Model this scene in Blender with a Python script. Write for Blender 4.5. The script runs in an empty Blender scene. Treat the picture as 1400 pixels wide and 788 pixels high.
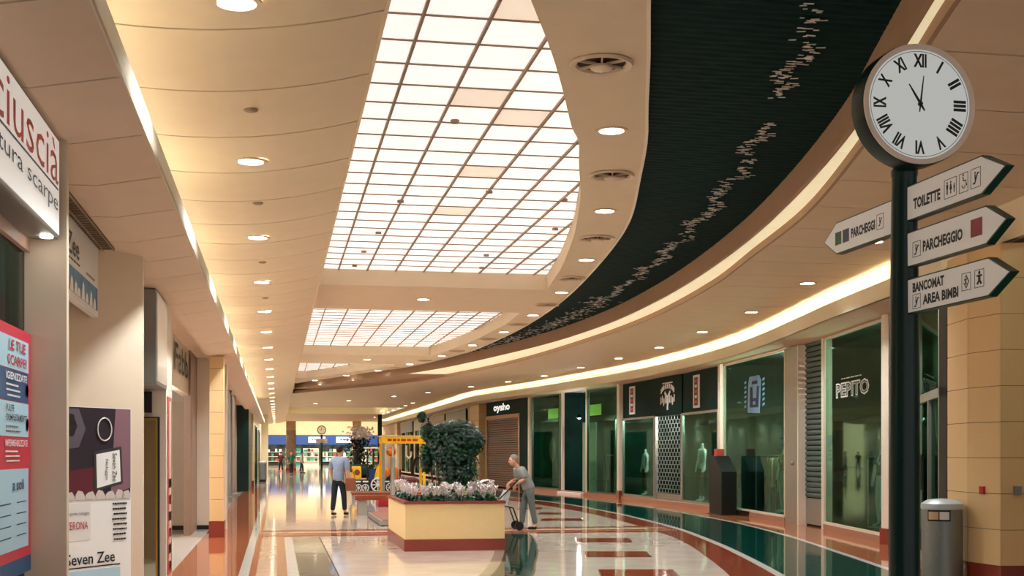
import bpy, bmesh, math, random
from mathutils import Vector, Matrix
from mathutils.geometry import tessellate_polygon
random.seed(7)
SC = bpy.context.scene
COL = SC.collection
CZ = 1.57                                   # eye height of the camera

# ------------------------------------------------------------------ camera, world, exposure
cam = bpy.data.cameras.new('camera'); co = bpy.data.objects.new('camera', cam); COL.objects.link(co)
cam.sensor_width = 36.0; cam.lens = 36.0 * 1700 / 1400
cam.shift_y = (620 - 394) / 1400.0
cam.clip_start = 0.1; cam.clip_end = 400
YAW = math.atan(321 / 1700.0)
co.location = (0, 0, CZ); co.rotation_euler = (math.pi / 2, 0, -YAW)
SC.camera = co
w = bpy.data.worlds.new('mall_air'); SC.world = w; w.use_nodes = True
w.node_tree.nodes['Background'].inputs[0].default_value = (0.92, 0.97, 1.0, 1)
w.node_tree.nodes['Background'].inputs[1].default_value = 0.7
SC.view_settings.view_transform = 'Standard'; SC.view_settings.look = 'None'
SC.view_settings.exposure = 0.25; SC.view_settings.gamma = 1.0; SC.view_settings.use_curve_mapping = False
S_DOWN, S_SPOT, S_SKY, S_COVE, S_TROUGH = 14.0, 330.0, 0.62, 28.0, 0.50

def area_light(name, loc, size, sizey, power, rot=(0, 0, 0), color=(1, .96, .88)):
    l = bpy.data.lights.new(name, 'AREA'); l.shape = 'RECTANGLE'; l.size = size; l.size_y = sizey
    l.energy = power; l.color = color
    o = bpy.data.objects.new(name, l); COL.objects.link(o); o.location = loc; o.rotation_euler = rot
    return o
area_light('atrium_light', (6, 138, 7.6), 14, 40, 9000, color=(1, .95, .85))

# ------------------------------------------------------------------ materials
MATS = {}
def s2l(c): return tuple((x / 12.92 if x <= .04045 else ((x + .055) / 1.055) ** 2.4) for x in c)
def mat(name, rgb, rough=.6, metal=0, emit=0, noise=0, nscale=20, rgb2=None, bump=0, bscale=60, ior=1.45, stretch=None, detail=4, ecol=None, spec=.5):
    if name in MATS: return MATS[name]
    m = bpy.data.materials.new(name); m.use_nodes = True; nt = m.node_tree; b = nt.nodes['Principled BSDF']
    c = s2l([v / 255 for v in rgb])
    b.inputs['Base Color'].default_value = (*c, 1)
    b.inputs['Roughness'].default_value = rough; b.inputs['Metallic'].default_value = metal; b.inputs['IOR'].default_value = ior; b.inputs['Specular IOR Level'].default_value = spec
    if emit:
        b.inputs['Emission Color'].default_value = (*(s2l([v / 255 for v in ecol]) if ecol else c), 1); b.inputs['Emission Strength'].default_value = emit
    if noise or bump:
        tc = nt.nodes.new('ShaderNodeTexCoord'); mp = nt.nodes.new('ShaderNodeMapping'); nt.links.new(tc.outputs['Object'], mp.inputs[0])
        if stretch: mp.inputs['Scale'].default_value = stretch
    if noise:
        n = nt.nodes.new('ShaderNodeTexNoise'); n.inputs['Scale'].default_value = nscale; n.inputs['Detail'].default_value = detail
        nt.links.new(mp.outputs[0], n.inputs[0])
        r = nt.nodes.new('ShaderNodeValToRGB'); r.color_ramp.elements[0].position = .35; r.color_ramp.elements[1].position = .68
        c2 = s2l([v / 255 for v in rgb2]) if rgb2 else tuple(v * (1 - noise) for v in c)
        r.color_ramp.elements[0].color = (*c, 1); r.color_ramp.elements[1].color = (*c2, 1)
        nt.links.new(n.outputs[0], r.inputs[0]); nt.links.new(r.outputs[0], b.inputs['Base Color'])
    if bump:
        n2 = nt.nodes.new('ShaderNodeTexNoise'); n2.inputs['Scale'].default_value = bscale; n2.inputs['Detail'].default_value = 3
        nt.links.new(mp.outputs[0], n2.inputs[0])
        bp = nt.nodes.new('ShaderNodeBump'); bp.inputs['Strength'].default_value = bump; bp.inputs['Distance'].default_value = .01
        nt.links.new(n2.outputs[0], bp.inputs['Height']); nt.links.new(bp.outputs[0], b.inputs['Normal'])
    MATS[name] = m; return m
def glass(name, tint, refl=.3, rough=.02):
    m = bpy.data.materials.new(name); m.use_nodes = True; nt = m.node_tree
    for n in list(nt.nodes): nt.nodes.remove(n)
    o = nt.nodes.new('ShaderNodeOutputMaterial'); t = nt.nodes.new('ShaderNodeBsdfTransparent'); g = nt.nodes.new('ShaderNodeBsdfGlossy')
    t.inputs[0].default_value = (*s2l([v / 255 for v in tint]), 1); g.inputs[0].default_value = (.30, .46, .40, 1); g.inputs['Roughness'].default_value = rough
    lw = nt.nodes.new('ShaderNodeLayerWeight'); lw.inputs[0].default_value = .5
    pw = nt.nodes.new('ShaderNodeMath'); pw.operation = 'POWER'; pw.inputs[1].default_value = 4; nt.links.new(lw.outputs['Facing'], pw.inputs[0])
    ma = nt.nodes.new('ShaderNodeMath'); ma.operation = 'MULTIPLY_ADD'; ma.inputs[1].default_value = refl * 2; ma.inputs[2].default_value = .04; ma.use_clamp = True; nt.links.new(pw.outputs[0], ma.inputs[0])
    mx = nt.nodes.new('ShaderNodeMixShader'); nt.links.new(ma.outputs[0], mx.inputs[0])
    nt.links.new(t.outputs[0], mx.inputs[1]); nt.links.new(g.outputs[0], mx.inputs[2]); nt.links.new(mx.outputs[0], o.inputs[0])
    MATS[name] = m; return m

PLASTER = mat('ceiling_plaster', (222, 200, 168), .75, noise=.04, nscale=3, bump=.15, bscale=220)
SOFFIT = mat('soffit_plaster', (220, 196, 170), .75, noise=.04, nscale=3, bump=.15, bscale=220)
RIGHTC = mat('right_ceiling_plaster', (222, 196, 164), .75, noise=.05, nscale=2.5, bump=.15, bscale=220)
JOINT = mat('joint_brown', (84, 56, 40), .9)
LIP = mat('lip_plaster', (222, 210, 182), .55, noise=.03, nscale=4)
FASC = mat('brown_fascia', (176, 140, 108), .6, noise=.06, nscale=3)
WALLW = mat('white_wall', (226, 214, 196), .7, noise=.03, nscale=4, bump=.1, bscale=150)
WALLB = mat('beige_wall', (219, 198, 172), .7, noise=.04, nscale=3, bump=.1, bscale=150)
COREW = mat('cream_core', (238, 224, 190), .6)
STONE = mat('ochre_stone', (226, 190, 136), .5, noise=.06, nscale=90, bump=.05, bscale=200)
REDG = mat('red_granite', (150, 62, 42), .25, noise=.3, nscale=160, rgb2=(112, 40, 30), bump=.02)
FL = dict(rough=.035, ior=1.24, bump=.12, bscale=4)
F_CREAM = mat('floor_cream', (216, 198, 182), noise=.1, nscale=2.2, rgb2=(204, 182, 164), detail=8, **FL)
F_PINK = mat('floor_pink', (220, 184, 156), noise=.1, nscale=5, rgb2=(210, 172, 142), **FL)
F_TAN = mat('floor_tan', (200, 148, 112), noise=.1, nscale=8, rgb2=(184, 132, 96), **FL)
F_BROWN = mat('floor_brown_granite', (190, 112, 74), noise=.3, nscale=60, rgb2=(168, 92, 58), **FL)
F_RED = mat('floor_red_marble', (158, 72, 46), noise=.3, nscale=9, rgb2=(132, 52, 34), **FL)
F_WHITE = mat('floor_white_marble', (226, 216, 204), noise=.06, nscale=5, **FL)
F_GREEN = mat('floor_green_marble', (14, 70, 60), noise=.3, nscale=6, rgb2=(6, 46, 40), detail=8, **FL)
F_GREY = mat('floor_grey_marble', (130, 126, 112), noise=.2, nscale=5, rgb2=(98, 98, 88), detail=8, **FL)
F_GREY2 = mat('floor_light_grey_marble', (168, 160, 140), noise=.2, nscale=5, rgb2=(142, 134, 116), detail=8, **FL)
F_DARK = mat('floor_dark_joint', (44, 40, 32), .2)
SKYP = mat('opal_panel', (255, 250, 240), .5, emit=S_SKY, ecol=(248, 247, 248))
SKYD = mat('opal_panel_dim', (250, 238, 220), .5, emit=S_SKY * .72, ecol=(248, 232, 214))
TROU = mat('lit_trough_panel', (240, 232, 196), .6, emit=S_TROUGH, ecol=(246, 232, 190))
COVE = mat('cove_tube', (255, 240, 200), .5, emit=S_COVE, ecol=(240, 252, 232))
LAMP = mat('lamp_glow', (255, 255, 250), .5, emit=S_DOWN, ecol=(255, 248, 236))
BARM = mat('bar_brown', (150, 124, 98), .5)
RING = mat('lamp_ring', (214, 190, 160), .4)
STEEL = mat('brushed_steel', (176, 174, 168), .35, .8, noise=.1, nscale=30, stretch=(1, 1, .05))
GREYM = mat('grey_metal', (140, 140, 134), .45, .3)
POSTW = mat('cream_post', (232, 218, 198), .4)
DGREEN = mat('dark_green_paint', (14, 42, 36), .3, noise=.1, nscale=4, spec=.35)
BOARD = mat('fascia_green', (12, 40, 34), .6, spec=.1)
VOIDM = mat('dark_ribbed_ceiling', (3, 34, 32), .6, spec=.04)
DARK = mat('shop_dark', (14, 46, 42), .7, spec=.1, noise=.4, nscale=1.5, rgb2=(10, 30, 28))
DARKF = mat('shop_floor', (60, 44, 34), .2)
BLACK = mat('black_matt', (14, 15, 15), .5)
WHITE = mat('white_matt', (238, 236, 230), .5)
SIGNW = mat('sign_white', (226, 222, 216), .4)
BOXW = mat('lit_sign_white', (236, 232, 226), .4, emit=.35)
RED = mat('red_paint', (186, 34, 40), .4); REDL = mat('red_letters', (206, 74, 62), .4)
NAVY = mat('navy_paint', (30, 60, 96), .4); BLUE = mat('blue_paint', (20, 78, 124), .4); LBLUE = mat('pale_blue_print', (176, 210, 224), .5)
MAG = mat('magenta_interior', (120, 20, 52), .5); TEALD = mat('teal_dark', (16, 62, 60), .4)
CRIM = mat('crimson_patch', (150, 34, 62), .4); GRN = mat('green_patch', (20, 92, 62), .4)
GOLD = mat('gold_frame', (176, 140, 70), .3, .7)
YEL = mat('yellow_paint', (240, 184, 24), .35); ORG = mat('orange_paint', (226, 120, 30), .4)
WOOD = mat('orange_wood', (176, 84, 42), .4, noise=.2, nscale=12, rgb2=(150, 64, 32), stretch=(1, 8, 8))
LEAF = mat('dark_leaf', (14, 60, 38), .4, noise=.5, nscale=14, rgb2=(6, 34, 24))
LEAF2 = mat('mid_leaf', (44, 110, 58), .4, noise=.3, nscale=14, rgb2=(22, 70, 40))
PETAL = mat('white_petal', (248, 238, 236), .5)
BARK = mat('red_bark', (140, 66, 44), .7)
SKIN = mat('skin', (214, 160, 130), .6)
GL_SHOP = glass('shop_glass', (186, 214, 204), .26)
GL_DOOR = glass('door_glass', (176, 212, 196), .3)
GL_MIR = mat('mirror_glass', (200, 196, 170), .04, 1.0)

# ------------------------------------------------------------------ helpers
def M4(o):
    m = o.matrix_basis.copy()
    # matrix_basis is up to date as soon as location / rotation are set
    return (M4(o.parent) @ m) if o.parent else m
class MB:
    def __init__(s): s.v = []; s.f = []
    def add(s, vs, fs):
        n = len(s.v); s.v += [tuple(v) for v in vs]; s.f += [tuple(i + n for i in f) for f in fs]; return s
    def box(s, c, d, rz=0, M=None):
        x, y, z = [k / 2 for k in d]
        vs = [Vector((a * x, b * y, e * z)) for e in (-1, 1) for (a, b) in ((-1, -1), (1, -1), (1, 1), (-1, 1))]
        R = M or Matrix.Rotation(rz, 3, 'Z'); c = Vector(c)
        return s.add([R @ v + c for v in vs], [(3, 2, 1, 0), (4, 5, 6, 7), (0, 1, 5, 4), (1, 2, 6, 5), (2, 3, 7, 6), (3, 0, 4, 7)])
    def b2(s, x0, x1, y0, y1, z0, z1): return s.box(((x0 + x1) / 2, (y0 + y1) / 2, (z0 + z1) / 2), (abs(x1 - x0), abs(y1 - y0), abs(z1 - z0)))
    def prism(s, poly, z0, z1):
        n = len(poly)
        A = sum(poly[i][0] * poly[(i + 1) % n][1] - poly[(i + 1) % n][0] * poly[i][1] for i in range(n))
        if A < 0: poly = poly[::-1]
        vs = [(x, y, z0) for x, y in poly] + [(x, y, z1) for x, y in poly]
        fs = []
        for t in tessellate_polygon([[Vector((x, y, 0)) for x, y in poly]]):
            a, b, c = t
            pa, pb, pc = poly[a], poly[b], poly[c]
            if (pb[0] - pa[0]) * (pc[1] - pa[1]) - (pb[1] - pa[1]) * (pc[0] - pa[0]) < 0: a, b, c = a, c, b
            fs += [(c, b, a), (a + n, b + n, c + n)]
        fs += [(i, (i + 1) % n, (i + 1) % n + n, i + n) for i in range(n)]
        return s.add(vs, fs)
    def prismf(s, poly, O, u, v, t):
        """polygon in the plane O+a*u+b*v, thickness t along u x v"""
        O, u, v = Vector(O), Vector(u), Vector(v); n = u.cross(v).normalized()
        k = MB().prism(poly, 0, t)
        return s.add([O + u * a + v * b + n * c for a, b, c in k.v], k.f)
    def cyl(s, p0, p1, r0, r1=None, n=12, cap=True):
        r1 = r0 if r1 is None else r1; p0, p1 = Vector(p0), Vector(p1); d = (p1 - p0).normalized()
        a = d.orthogonal().normalized(); b = d.cross(a)
        vs = []
        for p, r in ((p0, r0), (p1, r1)):
            vs += [p + a * r * math.cos(2 * math.pi * i / n) + b * r * math.sin(2 * math.pi * i / n) for i in range(n)]
        fs = [(i, (i + 1) % n, (i + 1) % n + n, i + n) for i in range(n)]
        if cap: fs += [tuple(range(n))[::-1], tuple(range(n, 2 * n))]
        return s.add(vs, fs)
    def tube(s, pts, r, n=8):
        for a, b in zip(pts, pts[1:]): s.cyl(a, b, r, n=n)
        return s
    def lathe(s, c, prof, n=16, M=None, caps=True):
        c = Vector(c); vs = []; R = M or Matrix.Identity(3)
        for r, z in prof:
            vs += [c + R @ Vector((r * math.cos(2 * math.pi * i / n), r * math.sin(2 * math.pi * i / n), z)) for i in range(n)]
        fs = []
        for k in range(len(prof) - 1):
            fs += [(k * n + i, k * n + (i + 1) % n, (k + 1) * n + (i + 1) % n, (k + 1) * n + i) for i in range(n)]
        if caps and prof[0][0] > 1.5e-4: fs.append(tuple(range(n))[::-1])
        if caps and prof[-1][0] > 1.5e-4: fs.append(tuple((len(prof) - 1) * n + i for i in range(n)))
        return s.add(vs, fs)
    def ball(s, c, r, n=12, sc=(1, 1, 1)):
        prof = [(max(1e-5, math.sin(math.pi * k / 8)) * r, -math.cos(math.pi * k / 8) * r) for k in range(9)]
        return s.lathe(c, prof, n, Matrix.Diagonal(sc))
    def wall(s, pts, z0, z1, t=.05):
        """thick vertical sheet following plan points"""
        P = [Vector((x, y)) for x, y in pts]; off = []
        for i, p in enumerate(P):
            a = P[max(i - 1, 0)]; b = P[min(i + 1, len(P) - 1)]; d = (b - a).normalized(); off.append(p + Vector((d.y, -d.x)) * t)
        n = len(P); vs = [(p.x, p.y, z) for z in (z0, z1) for p in P] + [(p.x, p.y, z) for z in (z0, z1) for p in off]
        fs = []
        for i in range(n - 1):
            fs += [(i, i + n, i + 1 + n, i + 1), (2 * n + i, 2 * n + i + 1, 3 * n + i + 1, 3 * n + i), (i, i + 1, 2 * n + i + 1, 2 * n + i), (n + i, 3 * n + i, 3 * n + i + 1, n + i + 1)]
        fs += [(0, 2 * n, 3 * n, n), (n - 1, 2 * n - 1, 4 * n - 1, 3 * n - 1)]
        return s.add(vs, fs)
    def build(s, name, m, parent=None, smooth=False, bevel=0, local=False):
        vs = [Vector(v) for v in s.v]
        me = bpy.data.meshes.new(name)
        o = bpy.data.objects.new(name, me); COL.objects.link(o)
        if parent is not None:
            o.parent = parent; I = Matrix.Identity(4) if local else M4(parent).inverted(); vs = [I @ v for v in vs]
        if vs:
            lo = Vector([min(v[i] for v in vs) for i in range(3)]); hi = Vector([max(v[i] for v in vs) for i in range(3)])
            c = Vector(((lo.x + hi.x) / 2, (lo.y + hi.y) / 2, lo.z)); o.location = c; vs = [v - c for v in vs]
        me.from_pydata(vs, [], s.f); me.update()
        if smooth:
            for p in me.polygons: p.use_smooth = True
            md = o.modifiers.new('smooth', 'EDGE_SPLIT'); md.split_angle = .7
        if bevel:
            md = o.modifiers.new('bevel', 'BEVEL'); md.width = bevel; md.segments = 2; md.limit_method = 'ANGLE'
        if m: me.materials.append(m)
        return o
def tag(o, label=None, cat=None, group=None, kind=None):
    if label: o['label'] = label
    if cat: o['category'] = cat
    if group: o['group'] = group
    if kind: o['kind'] = kind
    return o
def thing(name, label, cat, loc=(0, 0, 0), rz=0, group=None):
    o = bpy.data.objects.new(name, None); COL.objects.link(o); o.location = loc; o.rotation_euler = (0, 0, rz); o.empty_display_size = .2
    return tag(o, label, cat, group)
def struct(name, mb, m, **k):
    return tag(mb.build(name, m, **k), kind='structure')
def copy_tree(o, parent=None):
    c = o.copy(); COL.objects.link(c); c.parent = parent
    for ch in [x for x in o.children]: copy_tree(ch, c)
    return c
def text(s, O, u, w, h, m, parent, name='lettering', v=(0, 0, 1), t=.004, bold=0, align='c', shear=0, fit=True):
    """mesh lettering, box w x h, centred on O (or left aligned) in the plane u,v"""
    cu = bpy.data.curves.new(name, 'FONT'); cu.body = s; cu.resolution_u = 2; cu.offset = bold; cu.shear = shear
    tmp = bpy.data.objects.new('tmp', cu); COL.objects.link(tmp)
    me0 = tmp.to_mesh()
    P = [v_.co.copy() for v_ in me0.vertices]; Fs = [tuple(p.vertices) for p in me0.polygons]
    tmp.to_mesh_clear(); COL.objects.unlink(tmp); bpy.data.objects.remove(tmp)
    x0 = min(p.x for p in P); x1 = max(p.x for p in P); y0 = min(p.y for p in P); y1 = max(p.y for p in P)
    sx = w / (x1 - x0); sy = h / (y1 - y0) if fit else sx
    O, u, v = Vector(O), Vector(u).normalized(), Vector(v).normalized(); n = u.cross(v)
    k = MB(); ox = (x0 + x1) / 2 if align == 'c' else x0
    k.add([O + u * (p.x - ox) * sx + v * (p.y - (y0 + y1) / 2) * sy + n * t for p in P], Fs)
    return k.build(name, m, parent)
def scribble(O, u, w, h, m, parent, rows=1, v=(0, 0, 1), seed=1):
    """rows of tiny word-shaped marks: print too small to read"""
    rr = random.Random(seed); O, u, v = Vector(O), Vector(u).normalized(), Vector(v).normalized(); k = MB()
    rh = h / rows
    for r in range(rows):
        x = -w / 2 + rr.uniform(0, w * .1); end = w / 2 - rr.uniform(0, w * .15)
        while x < end:
            L = rr.uniform(.06, .16) * w; L = min(L, end - x); z = h / 2 - (r + .5) * rh
            if L > .01 * w: k.prismf([(x, z - rh * .17), (x + L, z - rh * .17), (x + L, z + rh * .14), (x, z + rh * .17)], O, u, v, .0025)
            x += L + .03 * w
    return tag(k.build('fine_print', m, parent), kind='stuff')
def lerp_curve(T, y):
    if y <= T[0][1]:
        (x0, y0), (x1, y1) = T[0], T[1]
    else:
        for (x0, y0), (x1, y1) in zip(T, T[1:]):
            if y <= y1: break
    return x0 + (x1 - x0) * (y - y0) / (y1 - y0)
def smooth_curve(T):
    """monotone-ish resample of a plan curve (x,y) with Catmull-Rom in y"""
    def f(y):
        if y <= T[1][1] or y >= T[-2][1]: return lerp_curve(T, y)
        for i in range(1, len(T) - 2):
            if y <= T[i + 1][1]: break
        p0, p1, p2, p3 = T[i - 1], T[i], T[i + 1], T[i + 2]; t = (y - p1[1]) / (p2[1] - p1[1])
        m1 = (p2[0] - p0[0]) / (p2[1] - p0[1]) * (p2[1] - p1[1]); m2 = (p3[0] - p1[0]) / (p3[1] - p1[1]) * (p2[1] - p1[1])
        return (2 * t**3 - 3 * t**2 + 1) * p1[0] + (t**3 - 2 * t**2 + t) * m1 + (-2 * t**3 + 3 * t**2) * p2[0] + (t**3 - t**2) * m2
    return f
def ys(a, b, n): return [a + (b - a) * i / n for i in range(n + 1)]
def ordinal(i):
    W = ['first', 'second', 'third', 'fourth', 'fifth', 'sixth', 'seventh', 'eighth', 'ninth', 'tenth', 'eleventh', 'twelfth', 'thirteenth', 'fourteenth', 'fifteenth', 'sixteenth', 'seventeenth', 'eighteenth', 'nineteenth', 'twentieth', 'twenty-first', 'twenty-second', 'twenty-third', 'twenty-fourth', 'twenty-fifth', 'twenty-sixth', 'twenty-seventh', 'twenty-eighth', 'twenty-ninth', 'thirtieth']
    return W[i]

# plan curves of the sweeping right side (x, y), metres
CX = smooth_curve([(-.6, -2), (.95, 3), (2.44, 8.05), (2.79, 9.2), (3.2, 10.6), (3.5, 11.6), (3.86, 13.), (4.5, 15.65), (4.9, 18.1), (5.33, 21.6), (5.6, 24.5), (5.79, 28.1), (5.83, 31.9), (5.6, 37.2), (4.56, 43.5), (3.2, 47.4), (.9, 54.5), (.6, 55.5)])
FX = smooth_curve([(1.2, -2), (2.7, 3), (4.2, 7.8), (4.57, 9), (5.0, 10.4), (5.6, 12.9), (6.15, 15.7), (6.65, 19.2), (6.97, 22.6), (7.12, 26.5), (6.92, 31.1), (6.3, 36), (5.35, 41.5), (4.3, 45.3), (3.3, 48.), (1., 54.9), (.6, 56)])
TX = smooth_curve([(1.6, -2), (3., 3), (4.2, 7.2), (4.84, 9.2), (5.43, 11.09), (6.2, 14), (6.72, 16.9), (7.28, 20.2), (7.75, 25.2), (7.8, 30.1), (7.4, 37.7), (6.5, 44.2), (5.2, 50), (1.3, 59), (.66, 60.5), (.66, 64)])
LX = smooth_curve([(5., -2), (6.1, 3), (7.3, 8), (8.4, 12.8), (9.1, 17.3), (9.6, 20.6), (10.05, 23.1), (10.7, 27), (11.1, 31), (11.2, 36.5), (11.0, 40), (10.6, 44), (10.1, 48.5), (9.5, 52.5), (8.9, 57.5), (8.9, 62), (8.9, 113)])
GXT = [(5.6, -2), (6.6, 3), (7.6, 9.5), (8.05, 12.7), (8.15, 14.1), (10.15, 18.8), (10.36, 19.81), (11.04, 23.84), (11.2, 25.51), (11.72, 31.6), (11.84, 35.5), (11.8, 37.65), (11.65, 41.4), (11.3, 45), (10.97, 47.5), (10.47, 51.45), (9.7, 58.), (9.5, 62), (9.5, 113)]
def GX(y): return lerp_curve(GXT, y)

# ------------------------------------------------------------------ floor
fl = struct('floor', MB().b2(-3.2, 16, -3, 60, -.2, 0).b2(-3.2, 24, 60, 170, -.2, 0), F_CREAM)
def inlay(name, poly, m, z=.003): return MB().prism(poly, -.01, z).build(name, m, fl)
def band(name, fa, fb, y0, y1, m, z=.003, n=60):
    Y = ys(y0, y1, n); return inlay(name, [(fa(y), y) for y in Y] + [(fb(y), y) for y in Y[::-1]], m, z)
k = lambda x: (lambda y: x)
band('granite_band', k(-1.36), k(-.49), -3, 58, F_BROWN, n=1)
band('marble_threshold', k(-3.1), k(-1.36), -3, 27, F_WHITE, n=1)
band('marble_strip', k(-.49), k(-.36), -3, 80, F_WHITE, n=1)
band('granite_strip', k(-.36), k(-.27), -3, 80, F_BROWN, n=1)
band('marble_lane', k(-.27), k(0), -3, 24.9, F_PINK, n=1)
band('tan_strip', k(0), k(.13), -3, 24.9, F_TAN, n=1)
band('marble_strip', k(.13), k(.27), -3, 23.6, F_WHITE, n=1)
inlay('marble_tile', [(.28, 4), (.76, 4), (.75, 19.69), (.28, 19.77)], F_GREY)
inlay('marble_tile', [(.28, 19.8), (.75, 19.72), (.75, 23.5), (.28, 23.55)], F_GREY2)
inlay('joint_line', [(.76, 4), (.785, 4), (.785, 23.5), (.76, 23.5)], F_DARK)
for y, hgt, m in ((23.75, .34, F_RED), (24.5, .16, F_RED), (25.35, .3, F_RED), (24.12, .3, F_TAN), (24.85, .34, F_PINK)):
    inlay('cross_band', [(-.27, y), (8.0, y + .1), (8.0, y + .1 + hgt), (-.27, y + hgt)], m, .0045)
RBi = smooth_curve([(2.2, 2), (4.2, 9.5), (5.68, 15.09), (6.29, 17.54), (7.2, 21.84), (7.73, 26.83), (7.98, 31.2), (7.9, 36), (7.4, 42), (6.6, 50), (6., 58), (6, 112)])
RBo = smooth_curve([(3., 2), (4.9, 9.5), (6.31, 14.98), (7.0, 18.07), (7.5, 20.6), (8.15, 24.57), (8.49, 28.24), (8.72, 31.9), (8.76, 37.13), (8.4, 41.5), (7.6, 50), (7, 58), (7, 112)])
RBg = smooth_curve([(5., 2), (6.6, 9.5), (8.04, 15.25), (8.82, 18.82), (9.46, 21.92), (10.1, 26.), (10.4, 29.63), (10.6, 34.), (10.5, 38), (10.35, 42.), (9.5, 50), (8.6, 60), (8.6, 112)])
band('red_marble_band', RBi, RBo, 2, 112, F_RED, n=110)
band('green_marble_band', RBo, RBg, 2, 112, F_GREEN, n=110)
band('granite_band', RBg, lambda y: GX(y) + .3, 2, 112, F_BROWN, n=110)
band('marble_line', lambda y: RBo(y) - .05, lambda y: RBo(y) + .07, 2, 112, F_WHITE, .006, n=110)
band('marble_line', lambda y: RBg(y) - .05, lambda y: RBg(y) + .05, 2, 112, F_WHITE, .006, n=110)
for x0, y0, dx in ((4.15, 15.2, 1.), (4.72, 18.22, .98), (5.3, 21.26, .98), (6.14, 28.15, .98), (6.7, 31.15, .58), (6.75, 34.2, .7), (6.5, 38.2, .7)):
    inlay('marble_tile', [(x0 - .14, y0), (x0 + dx - .14, y0 - .18), (x0 + dx + .1, y0 + .9), (x0 + .1, y0 + 1.06)], F_DARK, .003)
    inlay('marble_tile', [(x0 - .12, y0 + .03), (x0 + dx - .16, y0 - .15), (x0 + dx + .07, y0 + .87), (x0 + .11, y0 + 1.03)], F_RED, .005)
GBi = smooth_curve([(-1., 5), (1.5, 12), (2.73, 15.85), (3.09, 17.29), (3.52, 19.31), (3.9, 21.4), (4.2, 23.7), (4.3, 25)])
GBo = smooth_curve([(-.2, 5), (2.1, 12), (3.19, 15.57), (3.56, 17.2), (4.02, 19.21), (4.45, 21.42), (4.81, 23.7), (5., 25)])
band('green_marble_band', GBi, GBo, 10, 23.7, F_GREEN, .004, 30)
band('joint_line', GBo, lambda y: GBo(y) + .03, 10, 23.7, F_DARK, .005, 30)
band('marble_strip', lambda y: GBi(y) - .16, GBi, 10, 23.7, F_GREY2, .004, 30)

# ------------------------------------------------------------------ left ceiling (gently curved, panels across the corridor)
HL = lambda x: CZ + 2.60 + .11 * (x + .68) ** 2
ceil = struct('ceiling', MB().b2(-3.2, 16, -3, 113, 5.6, 5.75), JOINT)
XS = ys(-1.35, .665, 12)
def left_panel(y0, y1):
    m = MB(); n = len(XS)
    vs = [(x, y, HL(x)) for y in (y0, y1) for x in XS] + [(x, y, HL(x) + .014) for y in (y0, y1) for x in XS]
    fs = []
    for i in range(n - 1):
        fs += [(i, n + i, n + i + 1, i + 1), (2 * n + i, 2 * n + i + 1, 3 * n + i + 1, 3 * n + i), (i, i + 1, 2 * n + i + 1, 2 * n + i), (n + i, 3 * n + i, 3 * n + i + 1, n + i + 1)]
    fs += [(n - 1, 2 * n - 1, 4 * n - 1, 3 * n - 1), (0, 2 * n, 3 * n, n)]
    return m.add(vs, fs)
y = 7.88 - 1.33 * 7
p0 = left_panel(0, 1.302).build('ceiling_panel', PLASTER, ceil)
first = True; py_ = p0.location.y
while y < 112:
    o = p0 if first else p0.copy()
    if not first: COL.objects.link(o)
    o.location.y = py_ + y; first = False; y += 1.33
jb = MB(); n = len(XS)
jb.add([(x, yy, HL(x) + .016) for yy in (-2, 113) for x in XS], [(i, n + i, n + i + 1, i + 1) for i in range(n - 1)])
jb.build('joint_backing', JOINT, ceil)
struct('trim_1', MB().b2(.665, .69, -2, 113, CZ + 2.79, 5.6), PLASTER)

# ------------------------------------------------------------------ left soffit with lip and cove
HS = lambda x: CZ + 1.80 + (.18 * (x + 1.2) if x > -1.2 else 0)
SXS = [-3.0, -1.6, -1.2, -.757]
def soffit_panel(y0, y1, hi=False):
    X = SXS if not hi else [-1.3, -1.2, -.757]; n = len(X)
    vs = [(x, y, HS(x)) for y in (y0, y1) for x in X] + [(x, y, HS(x) + .03) for y in (y0, y1) for x in X]; fs = []
    for i in range(n - 1):
        fs += [(i, n + i, n + i + 1, i + 1), (2 * n + i, 2 * n + i + 1, 3 * n + i + 1, 3 * n + i), (i, i + 1, 2 * n + i + 1, 2 * n + i), (n + i, 3 * n + i, 3 * n + i + 1, n + i + 1)]
    fs += [(n - 1, 2 * n - 1, 4 * n - 1, 3 * n - 1), (0, 2 * n, 3 * n, n)]
    return MB().add(vs, fs)
sof = struct('ceiling', MB().b2(-3.0, -.80, -2, 78, CZ + 1.99, CZ + 2.01), COREW)
tag(sof, kind='structure')
y = 5.33 - 1.14 * 6
while y < 78:
    hi = 16.0 < y < 57
    soffit_panel(y, min(y + 1.118, 78), hi).build('ceiling_panel', SOFFIT, sof); y += 1.14
MB().add([(-1.31, -2, CZ + 1.845), (-.77, -2, CZ + 1.93), (-.77, 78, CZ + 1.93), (-1.31, 78, CZ + 1.845)], [(0, 3, 2, 1)]).build('joint_backing', JOINT, sof)
struct('ceiling', MB().b2(-3.0, -1.3, 16.2, 58, CZ + 1.96, CZ + 1.98), SOFFIT)
struct('trim_2', MB().b2(-.80, -.757, -2, 78, CZ + 1.878, CZ + 2.04).b2(-1.35, -.757, 77.95, 78, CZ + 1.8, CZ + 2.04), LIP)
struct('wall_left', MB().b2(-1.5, -1.36, -2, 113, CZ + 2.04, 5.6), COREW)
tb = MB()
for i in range(66): tb.b2(-1.30, -1.20, -2 + i * 1.2, -.82 + i * 1.2, CZ + 2.012, CZ + 2.03)
ct = tb.build('trim_3', mat('cove_tube_left', (255, 240, 200), .5, emit=7.5, ecol=(248, 246, 236))); tag(ct, kind='structure')

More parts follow.
